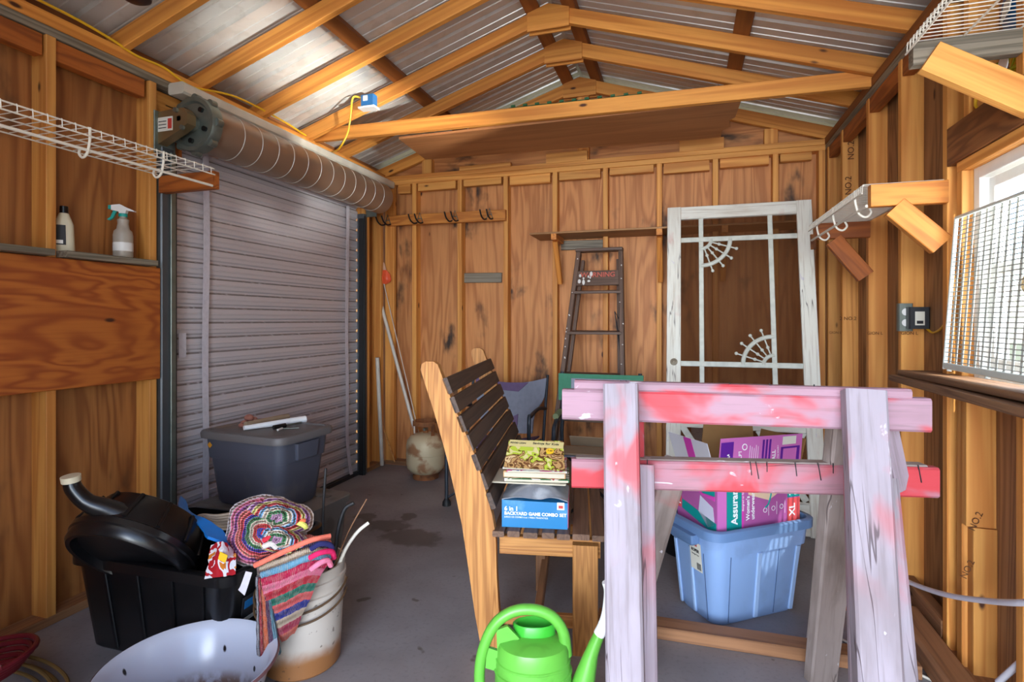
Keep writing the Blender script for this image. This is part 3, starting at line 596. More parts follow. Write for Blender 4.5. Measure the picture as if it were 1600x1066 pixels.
# ---------------- blue tote with its carton ----------------
TA = math.atan2(.33, .43); TU = Vector((math.cos(TA), math.sin(TA), 0)); TV = Vector((-math.sin(TA), math.cos(TA), 0))
TCW, TCD = .57, .37; TC = Vector((.112, 2.325, 0))+TU*TCW/2+TV*TCD/2
bt = thing('storage_tote', 'light blue plastic tote holding a pink carton under the sawhorse', 'tote', TC, TA)
TM = Matrix.Translation(TC) @ Matrix.Rotation(TA, 4, 'Z'); a, b_ = TCW/2, TCD/2
loft('body', bt, TOTEB, [(.0, a-.075, b_-.07, .05), (.012, a-.065, b_-.06, .06), (.30, a-.035, b_-.03, .06), (.302, a-.027, b_-.022, .06), (.385, a-.020, b_-.015, .06), (.385, a-.026, b_-.021, .055), (.30, a-.04, b_-.035, .055), (.02, a-.07, b_-.065, .055)], TM, (True, True))
loft('rim', bt, TOTEBR, [(.375, a-.019, b_-.014, .062), (.375, a, b_, .07), (.41, a+.001, b_+.001, .07), (.414, a-.004, b_-.004, .068), (.414, a-.022, b_-.018, .06), (.375, a-.026, b_-.021, .055)], TM, (False, False))
for sx in (-1, 1):
    loft('handle', bt, TOTEBR, [(-.045, .014, .075, .008), (-.035, .02, .085, .008), (0, .022, .085, .008)], TM @ Matrix.Translation((sx*(a+.004), 0, .378)))
TOTER = plain('blue_tote_rib', (158, 188, 228), .38)
def facept(u, z, side='front'):  # a point just proud of the long front face or short left face
    k = z/.30; ia = a-.065+.03*k; ib = b_-.06+.03*k
    return TM @ Vector((u, -ib-.001, z)) if side == 'front' else TM @ Vector((-ia-.001, u, z))
for u in (-.02, .19): board('rib', bt, TOTER, facept(u*.92, .015), facept(u, .297), .022, .010, -TV, .004)
for u in (.0, .10): board('rib', bt, TOTER, facept(u*.9, .015, 's'), facept(u, .297, 's'), .016, .010, -TU, .004)
for u in (-.17, .085): board('groove', bt, plain('tote_groove', (70, 92, 130), .5), facept(u*.94, .015), facept(u, .297), .0025, .003, -TV, .0005)
for u in (-.085,): board('groove', bt, bpy.data.materials['tote_groove'], facept(u*.94, .015, 's'), facept(u, .297, 's'), .0025, .003, -TU, .0005)
def fq(name, parent, mat, u0, z0, u1, z1, side='s', off=.002):
    nrm = (-TU if side == 's' else -TV)*off; return quad(name, parent, mat, [facept(u0, z0, side)+nrm, facept(u1, z0, side)+nrm, facept(u1, z1, side)+nrm, facept(u0, z1, side)+nrm], .0012)
nrm = -TU
lb = fq('price_label', bt, LBL, -.015, .215, -.085, .335, 's', .012); fq('label_top', bt, RED, -.022, .318, -.062, .350, 's', .0125)
def SM(u, z, side='s', off=.014, rot=0):
    if side == 's': x, n = -TV, -TU
    else: x, n = TU, -TV
    M = Matrix((x, Vector((0, 0, 1)), n)).transposed().to_4x4(); M.translation = facept(u, z, side)+n*off; return M @ Matrix.Rotation(rot, 4, 'Z')
text('label_text', bt, INK, 'ROPER', .016, SM(-.05, .300), .0003, bold=.0006); text('label_text', bt, INK, 'Storage Tote', .0085, SM(-.05, .283), .0003)
for i in range(6): fq('bar_mark', bt, INK, -.055-.0045*i, .222, -.0565-.0045*i, .25, 's', .0135)
# carton
MAG = plain('magenta_card', (176, 92, 158), .45, 0, .05); PINK = plain('light_magenta_card', (204, 112, 184), .45); TEAL = plain('teal_print', (10, 146, 142), .45); HOT = plain('hot_pink_print', (214, 70, 176), .45)
VIO = plain('violet_print', (96, 34, 148), .45); CORAL = plain('coral_print', (216, 84, 88), .45); SKIN = plain('beige_photo_print', (228, 198, 168), .5); LAV = plain('lavender_print', (206, 206, 226), .5); KRAFT = plain('kraft_card', (150, 112, 66), .8, 0, .1)
WCARD = plain('white_card', (216, 216, 224), .5)
CW, CD, CH, CB = .445, .255, .61, .23; CO = TC-TU*.2175-TV*.1275
ct = thing('open_carton', 'open pink and teal carton of underwear packs standing in the blue tote', 'carton', CO+TU*CW/2+TV*CD/2+Vector((0, 0, CB)), TA)
def cp(u, v, z): return CO+TU*u+TV*v+Vector((0, 0, z))
quad('front_panel', ct, MAG, [cp(0, 0, CB), cp(CW, 0, CB), cp(CW, 0, CH), cp(0, 0, CH)], .003); quad('side_panel', ct, MAG, [cp(0, CD, CB), cp(0, 0, CB), cp(0, 0, CH), cp(0, CD, CH)], .003)
quad('side_panel', ct, KRAFT, [cp(CW, 0, CB), cp(CW, CD, CB), cp(CW, CD, CH), cp(CW, 0, CH)], .003); quad('back_panel', ct, KRAFT, [cp(0, CD, CB), cp(CW, CD, CB), cp(CW, CD, CH), cp(0, CD, CH)], .003)
quad('bottom_panel', ct, KRAFT, [cp(0, 0, CB), cp(CW, 0, CB), cp(CW, CD, CB), cp(0, CD, CB)], .003)
f1 = quad('front_flap', ct, PINK, [cp(0, -.002, CH), cp(CW, -.002, CH), cp(CW-.002, -.02, .775), cp(.002, -.02, .785)], .003)
f2 = quad('left_flap', ct, WCARD, [cp(0, .0, CH), cp(0, CD, CH), cp(-.05, CD, .765), cp(-.05, 0, .765)], .003)
quad('back_flap', ct, KRAFT, [cp(.12, CD, CH), cp(CW, CD, CH), cp(CW, CD+.02, .775), cp(.16, CD+.02, .79)], .003); quad('right_flap', ct, KRAFT, [cp(CW, 0, CH), cp(CW, CD, CH), cp(CW+.05, CD, .74), cp(CW+.04, 0, .745)], .003)
quad('flap_stripe', f2, HOT, [cp(-.0025, .10, CH), cp(-.0025, .15, CH), cp(-.0525, .15, .765), cp(-.0525, .10, .765)], .001)
def fd(name, mat, u0, z0, u1, z1, par=ct, off=.003): return quad(name, par, mat, [cp(u0, -off, z0), cp(u1, -off, z0), cp(u1, -off, z1), cp(u0, -off, z1)], .001)
def flp(u, z, off=.003):  # on the raised front flap
    return cp(u, -.002-(z-CH)/.17*.018-off, z)
def ffl(name, mat, u0, z0, u1, z1, off=.003): return quad(name, f1, mat, [flp(u0, z0, off), flp(u1, z0, off), flp(u1, z1, off), flp(u0, z1, off)], .001)
fd('print_band', PINK, .0, CB, .045, CH); fd('print_band', TEAL, .048, CB, .125, CH); fd('print_band', HOT, .126, CB, .137, CH)
quad('print_photo', ct, SKIN, [cp(.16, -.0035, .535), cp(.27, -.0035, .50), cp(.33, -.0035, .53), cp(.35, -.0035, .60), cp(.16, -.0035, .60)], .001); 
tubes('print_strap', ct, TEAL, [[cp(.27, -.005, .60), cp(.285, -.005, .55), cp(.27, -.005, .49), cp(.25, -.005, .47)]], .003, 5, 4)
fd('print_block', TEAL, .375, .50, CW, .60); fd('print_block', CORAL, .375, .37, CW, .495)
FCM = lambda u, z, rot=0, off=.0042: (lambda M: M @ Matrix.Rotation(rot, 4, 'Z'))((lambda x, n, t: (lambda m: (setattr(m, 'translation', t), m)[1])(Matrix((x, Vector((0, 0, 1)), n)).transposed().to_4x4()))(TU, -TV, cp(u, -off, z)))
H_ = math.pi/2
text('lettering', ct, TW, 'Assurance', .045, FCM(.088, .418, H_, .0045), .0004, 'LEFT', .0012)
text('lettering', ct, TW, "Women's", .026, FCM(.158, .428, H_), .0004, 'LEFT', .0005); text('lettering', ct, TW, 'underwear', .026, FCM(.184, .428, H_), .0004, 'LEFT', .0005)
text('lettering', ct, TW, 'designed to fit her', .014, FCM(.1315, .52, H_), .0003)
text('lettering', ct, TW, 'XL', .045, FCM(.402, .445, H_), .0004, bold=.001); text('lettering', ct, TW, 'MAXIMUM', .017, FCM(.420, .548, H_), .0004, bold=.0006)
for i, u in enumerate((.25, .295, .34)):
    lathe('print_icon', ct, TW, [(.008, 0), (.0105, 0), (.0105, .0006), (.008, .0006), (.008, 0)], FCM(u, .46+.003*i), 16); board('print_line', ct, TW, cp(u+.02, -.0035, .435), cp(u+.02, -.0035, .49), .0012, .001, -TV, .0002)
for i in range(5): ball('print_dot', ct, TW, cp(.388, -.0035, .51+.018*i), .003, n=4)
def sd(name, mat, P, off=.003): return quad(name, ct, mat, [cp(-off, v, z) for v, z in P], .001)
sd('print_block', TEAL, [(.01, .60), (.01, .54), (.08, .535), (.16, .565), (.19, .60)]); sd('print_band', HOT, [(.01, .538), (.01, .52), (.09, .525), (.15, .553), (.08, .533)])
sd('print_photo', LAV, [(.10, .52), (.02, .49), (.01, .42), (.05, .40), (.11, .45)]); sd('print_band', TEAL, [(.0, .38), (.0, .43), (.22, .47), (.22, .43)]); sd('print_block', CORAL, [(.225, .43), (.225, .48), (.27, .49), (.27, .43)])
sd('hand_hole', INK, [(.20, .54), (.205, .565), (.13, .55), (.125, .53)], .0035); text('lettering', ct, TW, 'XL', .03, Matrix(((-TV.x, 0, -TU.x, cp(-.004, .247, .455).x), (-TV.y, 0, -TU.y, cp(-.004, .247, .455).y), (0, 1, 0, .455), (0, 0, 0, 1))), .0004, bold=.0008)
text('lettering', ct, TW, "Women's", .02, Matrix(((-TV.x, 0, -TU.x, cp(-.004, .235, .59).x), (-TV.y, 0, -TU.y, cp(-.004, .235, .59).y), (0, 1, 0, .585), (0, 0, 0, 1))), .0004)
ffl('print_block', VIO, .005, .67, .068, .768); ffl('print_bar', VIO, .222, .64, .232, .765); ffl('print_bar', VIO, .240, .64, .250, .765); ffl('print_bar', VIO, .258, .64, .268, .765)
ffl('sticker', LBL, .33, .735, .405, .77, .0035)
for pp in (((.325, .64), (.43, .725)),): ffl('phone_print', VIO, pp[0][0], pp[0][1], pp[1][0], pp[1][1]); ffl('phone_screen', PINK, pp[0][0]+.012, pp[0][1]+.006, pp[1][0]-.018, pp[1][1]-.008, .0042)
FLM = lambda u, z, rot=0: (lambda m: (setattr(m, 'translation', flp(u, z, .0045)), m)[1])(Matrix((TU, Vector((0, 0, 1)), -TV)).transposed().to_4x4()) @ Matrix.Rotation(rot, 4, 'Z')
text('lettering', f1, TW, 'ASSURANCE', .019, FLM(.045, .705, H_), .0003, bold=.0005); text('lettering', f1, TW, 'SCULPT', .022, FLM(.107, .690, H_), .0003, bold=.0004); text('lettering', f1, TW, 'CALL', .026, FLM(.288, .685, H_), .0003, bold=.0006); text('lettering', f1, TW, 'for a free sample kit', .010, FLM(.308, .70, H_), .0003)
lathe('print_icon', f1, TW, [(.010, 0), (.014, 0), (.014, .0006), (.010, .0006), (.010, 0)], FLM(.125, .742), 16)
for i in range(5): ffl('print_line', TW, .155+.011*i, .66, .1565+.011*i, .745-.006*(i % 3))
# ---------------- back wall things ----------------
lg = tag(board('scrap_board', None, GREYW, PY(722, 434.5, YB+.07), PY(784, 434, YB+.07), .082, .022, (0, 1, 0)), 'grey weathered board scrap on back wall left of the ladder', 'board')
lg = tag(board('scrap_board', None, GREYW, PY(877, 384, YB+.07), PY(944, 382, YB+.07), .075, .022, (0, 1, 0)), 'grey weathered board scrap right above the ladder under the shelf', 'board')
hr = thing('hook_rail', 'pine rail with four black double hooks on the back wall', 'hook rail', (-1.95, YB-.02, 2.13))
board('rail', hr, BRK, (-2.47, YB-.019, 2.135), (-1.385, YB-.019, 2.125), .088, .036, (0, 1, 0))
for px in (606, 656, 711, 765):
    x = PY(px, 340, YB-.04).x; zc = 2.135; yf = YB-.039
    k = thing('double_hook', {606: 'black double hook nearest the roll-up door', 656: 'black double hook second from the roll-up door', 711: 'black double hook third from the roll-up door', 765: 'black double hook at the right end of the rail'}[px], 'hook', (x, yf, zc), 0, 'hooks on the back rail')
    tubes('bracket', k, GALV, [[Vector((x-.028, yf-.004, zc-.035)), Vector((x, yf-.004, zc+.05)), Vector((x+.028, yf-.004, zc-.035))], [Vector((x-.02, yf-.004, zc-.0)), Vector((x+.02, yf-.004, zc))]], .004)
    for e in (-.028, .028): tube('prong', k, BLKR, [(x+e, yf-.004, zc-.035), (x+e, yf-.06, zc-.048), (x+e-.0, yf-.12, zc-.03), (x+e, yf-.155, zc+.012)], .0065, 8, 5)
sf = thing('wall_shelf', 'thin plywood shelf on three wooden brackets along the back wall', 'shelf', (-.15, YB-.09, 1.93))
box('shelf_board', sf, SHELFW, (-1.12, YB-.255, 1.918), (.86, YB+.085, 1.932))
for x in (-.93, -.165, .27):
    box('bracket_arm', sf, BRK, (x-.02, YB-.265, 1.872), (x+.02, YB-.001, 1.917)); board('bracket_brace', sf, BRK, (x, YB-.21, 1.868), (x, YB-.03, 1.56), .038, .04, (0, 1, .3))
# ladder
ld = thing('stepladder', 'folded brown wooden stepladder leaning on the back wall', 'ladder', (-.6, 3.6, 0))
def LP(t, sd, off=0.): # t = height
    k = t/1.80; x = (-.885+.13*k) if sd < 0 else (-.36-.085*k); return Vector((x, 3.58+.57*k+off, t))
for sd in (-1, 1):
    board('rail', ld, LADW, LP(0, sd), LP(1.78, sd), .032, .07, (0, 1, 0)); e = Vector((.028*-sd, .062, 0)); board('rear_leg', ld, LADW, LP(.05, sd)+e, LP(1.72, sd)+e, .025, .038, (0, 1, 0))
for z in (.30, .59, .885, 1.18, 1.475): board('step', ld, LADW, LP(z, -1, -.01), LP(z, 1, -.01), .085, .02, (0, -.1, 1))
wb_ = board('top_board', ld, LADW, LP(1.578, -1, -.02)+Vector((.0, 0, 0)), LP(1.578, 1, -.02), .115, .016, (0, 1, -.3)); box('top_cap', ld, LADW, (-.775, 4.09, 1.782), (-.43, 4.20, 1.806), .004)
ptm = plain('paint_drips', (206, 202, 196), .6)
text('lettering', ld, plain('red_stencil', (190, 96, 80), .6), 'WARNING', .052, Matrix.Translation((-.60, 4.035, 1.60)) @ Matrix.Rotation(math.radians(73), 4, 'X'), .0005, bold=.001)
rn = random.Random(4)
for i in range(26):
    t = rn.uniform(1.53, 1.62) if i < 9 else rn.uniform(.95, 1.75); sd = rn.choice((-1, 1)); p = LP(t, sd, -.037) if i >= 9 else Vector((-.70+rn.uniform(-.04, .06), 4.032+(t-1.6)*.3, t))
    ball('paint_spot', ld, ptm, p+Vector((rn.uniform(-.012, .012), 0, 0)), rn.uniform(.004, .012) if i < 9 else .0045, (1, .15, rn.uniform(.7, 2)), 5)
tubes('spreader', ld, DGREY, [[LP(1.28, 1, .0)-Vector((.02, .02, 0)), LP(1.33, 1)-Vector((.05, .0, 0)), LP(1.05, 1)+Vector((-.02, .03, 0))]], .004)
# screen door
DO = Vector((-.108, 3.585, 0)); DTH = math.atan2(.445, 2.06); DV = Vector((0, math.sin(DTH), math.cos(DTH))); DU = Vector((1, 0, 0)); DN = Vector((0, -math.cos(DTH), math.sin(DTH)))
DW, DH = .905, 2.10
def dp(u, v, n=0.): return DO+DU*u+DV*v+DN*n
def dpx(px, py, n=0.):
    r = Pd(px, py, 1)-Vector((0, 0, CZ)); o = Vector((0, 0, CZ)); k = (DO+DN*n-o).dot(DN)/r.dot(DN); p = o+r*k-DO; return p.dot(DU), p.dot(DV)
OLDP = painted('old_white_paint', .0, (226, 224, 212), .22, core=(150, 126, 98))
PLW = plain('screen_ornament', (204, 206, 194), .5, 0, .3, 25)
sd_ = thing('screen_door', 'old white ornamental screen door leaning against the shelf', 'door', DO+DU*.45)
for u in (.045, DW-.045): board('stile', sd_, OLDP, dp(u, 0), dp(u, DH), .09, .03, DN)
board('top_rail', sd_, OLDP, dp(.091, DH-.045), dp(DW-.091, DH-.045), .088, .03, DN); board('bottom_rail', sd_, OLDP, dp(.091, .10), dp(DW-.091, .10), .19, .03, DN)
m1 = dpx(1096, 470)[0]; m2 = dpx(1207, 470)[0]; h1 = dpx(1096, 375)[1]; h2 = dpx(1096, 569)[1]; h3 = dpx(1150, 663)[1]
for u in (m1, m2): board('muntin', sd_, PLW, dp(u, h3+.02, .004), dp(u, DH-.09, .004), .030, .012, DN)
for v in (h1, h2): board('muntin', sd_, PLW, dp(.091, v, .006), dp(DW-.091, v, .006), .034, .012, DN)
board('lower_rail', sd_, OLDP, dp(.091, h3), dp(DW-.091, h3), .07, .026, DN); hs = h3+.17
board('muntin', sd_, PLW, dp(.091, hs, .006), dp(DW-.091, hs, .006), .03, .012, DN)
for i in range(9):
    u = .14+i*.078; lathe('spindle', sd_, PLW, [(.004, 0), (.010, .01), (.005, .02), (.0045, .055), (.011, .062), (.0045, .07), (.005, .12), (.010, .13), (.004, .14)], Matrix.Translation(dp(u, h3+.03, .004)) @ Matrix.Rotation(-DTH, 4, 'X'), 10)
for a, b_ in (((.10, h3-.03), (.36, .20)), ((.36, h3-.03), (.10, .20)), ((.80, h3-.03), (.55, .20)), ((.55, h3-.03), (.80, .20))): board('cross_brace', sd_, PLW, dp(*a, .004), dp(*b_, .004), .04, .01, DN)
def fan(cu, cv, su, sv):
    q = lambda r, a: dp(cu+su*r*math.cos(a), cv+sv*r*math.sin(a), .006)
    tube('fan_arc', sd_, PLW, [q(.185, a*math.pi/16) for a in range(9)], .014, 8, 2); tube('fan_hub', sd_, PLW, [q(.065, a*math.pi/16) for a in range(9)], .012, 8, 2)
    for a in (18, 36, 54, 72):
        ar = math.radians(a); tubes('fan_spoke', sd_, PLW, [[q(.06, ar), q(.225, ar)]], .005); 
        for r_ in (.12, .235): ball('fan_bead', sd_, PLW, q(r_, ar), .011, (1, .5, 1), 6)
fan(m1, h1, 1, -1); fan(m2, h2, -1, 1)
SC = NT('insect_screen', .8); tb = SC.n('BsdfTransparent'); df = SC.n('BsdfDiffuse'); df.inputs[0].default_value = lin(92, 56, 32); ms = SC.n('MixShader'); ms.inputs[0].default_value = .40
SC.l(tb.outputs[0], ms.inputs[1]); SC.l(df.outputs[0], ms.inputs[2]); SC.l(ms.outputs[0], SC.t.nodes['Material Output'].inputs[0])
quad('screen', sd_, SC.m, [dp(.085, .19, -.008), dp(DW-.085, .19, -.008), dp(DW-.085, DH-.085, -.008), dp(.085, DH-.085, -.008)], .001)
kn = dpx(1053, 566); MK = frame(DU, DN, dp(kn[0], kn[1], .016)); lathe('knob_rose', sd_, plain('aged_brass', (170, 160, 140), .4, .6, .3), [(.001, 0), (.024, 0), (.022, .006), (.008, .012), (.006, .022), (.001, .024)], MK, 20)
hg = dpx(1265, 380); box('hinge', sd_, RUST, dp(DW-.02, hg[1]-.05, .016)-Vector((0, .004, 0)), dp(DW+.012, hg[1]+.05, .016)+Vector((0, .002, 0)))
sg = thing('posted_sign', 'white private property sign standing sideways behind the screen door', 'sign', PY(1096, 660, 4.12)); a = PY(1080, 700, 4.12); b_ = PY(1113, 632, 4.22)
quad('board', sg, TW, [Vector((a.x, 4.12, 0.0)), Vector((b_.x, 4.12, 0.0)), Vector((b_.x, 4.25, b_.z)), Vector((a.x, 4.25, b_.z))], .004)
for tx, dx_, mt, sz in (('POSTED', .10, RED, .05), ('Private', .045, INK, .05)): text('lettering', sg, mt, tx, sz, Matrix.Translation((a.x+dx_+.01, 4.222, b_.z-.14)) @ Matrix.Rotation(math.radians(78), 4, 'X') @ Matrix.Rotation(-H_, 4, 'Z'), .0005, bold=.001)
cu_ = PY(1088, 562, YB-.02); lc = lathe('paper_cup', None, WHT, [(.001, 0), (.020, 0), (.026, .05), (.024, .05), (.018, .004), (.001, .004)], Matrix.Translation((.02, YB+.05, cu_.z)), 16); bpy.data.objects.remove(lc)
# propane tank
PT = Vector((-1.985, 4.035, 0)); pt = thing('propane_tank', 'rusty cream propane tank in front of the back wall corner', 'tank', PT); T = Matrix.Translation
lathe('foot_ring', pt, RUST, [(.095, 0), (.103, 0), (.103, .045), (.095, .045), (.095, 0)], T(PT), 40)
lathe('body', pt, TANK, [(.001, .03), (.07, .033), (.12, .052), (.147, .085), (.155, .12), (.155, .195), (.157, .197), (.157, .201), (.155, .203), (.155, .265), (.147, .305), (.12, .340), (.07, .358), (.001, .364)], T(PT), 48)
for a0, a1, z0, z1 in ((.2, 3.0, .425, .46), (3.45, 5.9, .425, .46), (5.6, 5.9, .35, .45), (.2, .55, .35, .45), (2.7, 3.0, .35, .45), (3.45, 3.8, .35, .45)):
    n_ = 14; V = []
    for i in range(n_+1):
        a = a0+(a1-a0)*i/n_
        for r_, z in ((.098, z0), (.104, z0), (.104, z1), (.098, z1)): V.append((r_*math.cos(a), r_*math.sin(a), z))
    F = [(i*4+j, i*4+(j+1) % 4, i*4+4+(j+1) % 4, i*4+4+j) for i in range(n_) for j in range(4)]+[(0, 1, 2, 3), (n_*4+3, n_*4+2, n_*4+1, n_*4)]
    if (z1-z0) < .09: mesh('collar', V and pt and 'x' and V, F, RUST, pt, T(PT)) if False else mesh('collar', V, F, RUST, pt, T(PT))
    else: mesh('collar_post', V, F, RUST, pt, T(PT))
lathe('valve', pt, RUST, [(.001, .36), (.02, .36), (.018, .41), (.028, .415), (.028, .435), (.001, .44)], T(PT), 14); box('valve_outlet', pt, GALV, PT+Vector((0, -.05, .385)), PT+Vector((.02, 0, .405)))
# pipes, flag, stick in the corner
pa, pb = PY(594, 470, YB-.03), PY(664, 748, 4.24); pb.z = .01; PVC = plain('white_pipe', (214, 206, 192), .4, 0, .2, 10)
tag(tube('plastic_pipe', None, PVC, [pa, pb], .015, 14, 1), 'long white plastic pipe leaning behind the propane tank', 'pipe')
a = PX(568, 575, XL+.07); b_ = PZ(597, 727, .01); tag(tube('plastic_pipe', None, PVC, [Vector((-2.485, 4.13, .95)), b_], .017, 14, 1), 'shorter white pipe leaning in the corner by the roll-up door', 'pipe')
tag(tube('wood_strip', None, PINE, [PY(592, 648, YB-.01), PY(617, 722, 4.25)*1.0], .006, 6, 1), 'thin wood strip leaning in the corner beside the pipes', 'stick')
fg = thing('marker_flag', 'small orange flag on a thin rod leaning on the back wall', 'flag', PY(650, 730, 4.2)); e = PY(668, 745, 4.2); e.z = .01
tubes('rod', fg, PVC, [[PY(599, 440, YB-.02), e]], .0035, 6); ORG = plain('orange_film', (238, 96, 58), .4); PLO = plain('faded_film', (214, 170, 140), .4)
patch('flag', fg, ORG, [[PY(594, 424, YB-.03), PY(603, 422, YB-.045), PY(610, 430, YB-.03)], [PY(594, 433, YB-.04), PY(603, 436, YB-.06), PY(611, 437, YB-.03)], [PY(594, 442, YB-.03), PY(603, 444, YB-.035), PY(609, 441, YB-.03)]], .001, 4)
patch('flag_edge', fg, PLO, [[PY(595, 410, YB-.03), PY(600, 410, YB-.03)], [PY(594, 424, YB-.03), PY(604, 422, YB-.04)]], .001, 3)
# camp chairs
PUR = plain('purple_fabric', (104, 84, 118), .85, 0, .2, 40); GRF = plain('grey_fabric', (132, 136, 150), .85, 0, .2, 30); GNF = plain('green_fabric', (58, 120, 92), .8, 0, .2, 30); CHF = plain('chair_frame', (46, 52, 60), .45, .3); OLV = plain('olive_pad', (112, 122, 86), .7)
ch = thing('camp_chair', 'folding camp chair with purple and grey fabric behind the bench', 'chair', (-1.25, 3.8, 0), 0, 'camp chairs by the back wall')
bk = lambda u, z: Vector((-1.52+u*.55, 3.86+.26*(z-.42)+.05*(1-(2*u-1)**2), z))
patch('backrest', ch, GRF, [[bk(0, .83), bk(.35, .79), bk(.7, .80), bk(1.0, .84)], [bk(.0, .72), bk(.35, .7), bk(.7, .7), bk(.98, .70)], [bk(.08, .58), bk(.35, .57), bk(.65, .57), bk(.86, .58)], [bk(.12, .44), bk(.35, .43), bk(.65, .43), bk(.84, .44)]], .01, 5)
f_ = Vector((0, -.012, 0))
patch('back_panel', ch, PUR, [[bk(0, .835)+f_, bk(.35, .797)+f_, bk(.74, .80)+f_], [bk(.0, .78)+f_, bk(.35, .74)+f_, bk(.6, .73)+f_]], .006, 5); patch('back_panel', ch, PUR, [[bk(.40, .50)+f_, bk(.62, .57)+f_], [bk(.30, .43)+f_, bk(.62, .43)+f_]], .006, 4)
patch('seat', ch, PUR, [[Vector((-1.5, 3.5, .43)), Vector((-1.25, 3.5, .39)), Vector((-1.0, 3.5, .43))], [Vector((-1.5, 3.88, .42)), Vector((-1.25, 3.88, .38)), Vector((-1.0, 3.88, .42))]], .008, 4)
for x in (-1.55, -.965):
    tube('back_post', ch, CHF, [(x, 3.99, .86), (x, 3.86, .42), (x, 3.8, .02)], .011, 8, 3); tube('arm_rest', ch, CHF, [(x, 3.93, .62), (x, 3.72, .65), (x, 3.52, .63), (x, 3.47, .58), (x, 3.47, .02)], .013, 8, 4); lathe('foot', ch, BLKR, [(.001, 0), (.03, 0), (.028, .025), (.012, .05), (.001, .05)], T((x, 3.47, 0)), 12)
tubes('cross_tube', ch, CHF, [[(-1.55, 3.47, .05), (-.965, 3.8, .42)], [(-.965, 3.47, .05), (-1.55, 3.8, .42)], [(-1.55, 3.47, .42), (-.965, 3.47, .05)]], .009)
c2 = thing('camp_chair', 'green director style camp chair with olive arm pad left of the ladder foot', 'chair', (-.55, 3.3, 0), 0, 'camp chairs by the back wall')
L_, R_ = PY(878, 600, 3.45).x, PY(1000, 600, 3.45).x
patch('back_band', c2, GNF, [[Vector((L_-.02, 3.44, .93)), Vector(((L_+R_)/2, 3.48, .925)), Vector((R_+.02, 3.44, .93))], [Vector((L_-.02, 3.44, .76)), Vector(((L_+R_)/2, 3.48, .745)), Vector((R_+.02, 3.44, .76))]], .008, 5)
patch('back_insert', c2, GRF, [[Vector((L_+.06, 3.45, .90)), Vector((R_-.06, 3.45, .90))], [Vector((L_+.06, 3.45, .785)), Vector((R_-.06, 3.45, .785))]], .004, 3)
for x in (L_, R_):
    tube('back_post', c2, CHF, [(x, 3.46, .94), (x, 3.45, .45), (x, 3.49, .01)], .012, 8, 3); tube('arm', c2, CHF, [(x-.02*(1 if x == L_ else -1), 3.45, .665), (x, 3.34, .665), (x, 3.22, .62), (x, 3.22, .45), (x, 3.22, .01)], .012, 8, 4); tube('arm_pad', c2, OLV, [(x-.005, 3.42, .69), (x-.005, 3.39, .69), (x-.005, 3.29, .68)], .019, 10, 3)
patch('seat', c2, GRF, [[Vector((L_, 3.24, .45)), Vector((R_, 3.24, .45))], [Vector((L_, 3.45, .45)), Vector((R_, 3.45, .45))]], .01, 3)
tubes('cross_tube', c2, CHF, [[(L_, 3.22, .04), (R_, 3.45, .44)], [(R_, 3.22, .04), (L_, 3.45, .44)]], .009)
cb = thing('cardboard_flat', 'flattened tan cardboard box lying on the green chair seat', 'cardboard', (-.55, 3.15, .47)); CBD = plain('tan_cardboard', (156, 134, 108), .8, 0, .15, 8)
board('sheet', cb, CBD, (L_+.03, 3.34, .468), (R_-.03, 3.36, .468), .20, .012, (0, 0, 1)); board('flap', cb, CBD, (L_+.05, 3.47, .50), (R_-.05, 3.47, .50), .09, .005, (0, 1, .8)); 
# bins behind
bb = Pd(1078, 800, 3.05); q = thing('black_bucket', 'round black bucket on the floor behind the blue tote', 'bucket', (bb.x, bb.y, 0)); lathe('body', q, BLK, [(.001, 0), (.15, 0), (.155, .01), (.18, .30), (.19, .31), (.19, .35), (.178, .35), (.17, .30), (.145, .015), (.001, .015)], T((bb.x, bb.y, 0)), 36); lathe('ring', q, BLKR, [(.176, .25), (.186, .25), (.187, .262), (.178, .262)], T((bb.x, bb.y, 0)), 36)
TER = plain('terracotta', (184, 92, 52), .8, 0, .2, 12); bb = Pd(1345, 950, 2.42); q = thing('clay_pot', 'terracotta pot on the floor behind the white sawhorse leg', 'pot', (bb.x, bb.y, 0)); lathe('body', q, TER, [(.001, 0), (.075, 0), (.10, .17), (.112, .17), (.114, .21), (.10, .21), (.07, .01), (.001, .01)], T((bb.x, bb.y, 0)), 32)
# ---------------- loft and ceiling things ----------------
board('tie_beam', cl, RAFT, (-2.52, 3.345, 2.585), (.95, 3.325, 2.535), .089, .038, (0, 1, 0)); 
lp_ = [(-1.86, 3.37), (.31, 3.36), (.30, 3.62), (.27, 3.66), (.285, 3.78), (.24, 3.84), (.24, 3.98), (.10, 3.985), (-.9, 3.92), (-1.90, 3.86)]
prism('loft_board', cl, LOFT, lp_, .016, T((0, 0, 2.515))); BRM = [(-1.895, 3.86, 2.526), (.3, 3.99, 2.526)]
sl_ = thing('string_lights', 'green string light cable lying along the top of the loft beam', 'string lights', (-.7, 3.33, 2.62)); GC = plain('green_cable', (28, 84, 48), .5)
pts = [Vector((PY(x, 0, 3.33).x, 3.33, 0)) for x in (795, 840, 870, 905, 940, 975, 1012)]
for i, p in enumerate(pts): p.z = 2.585-.05*(p.x+2.52)/3.47+.048+.004*(i % 2)
tube('cable', sl_, GC, pts, .003, 6, 4)
for i in range(11): x = pts[0].x+(pts[-1].x-pts[0].x)*(i+.4)/11; board('bulb', sl_, GC, (x-.013, 3.322, 2.585-.05*(x+2.52)/3.47+.054), (x+.013, 3.322, 2.585-.05*(x+2.52)/3.47+.056), .014, .014, (0, 0, 1))
YEL = plain('yellow_cable', (230, 178, 30), .45); JB = plain('blue_box_plastic', (24, 96, 152), .45)
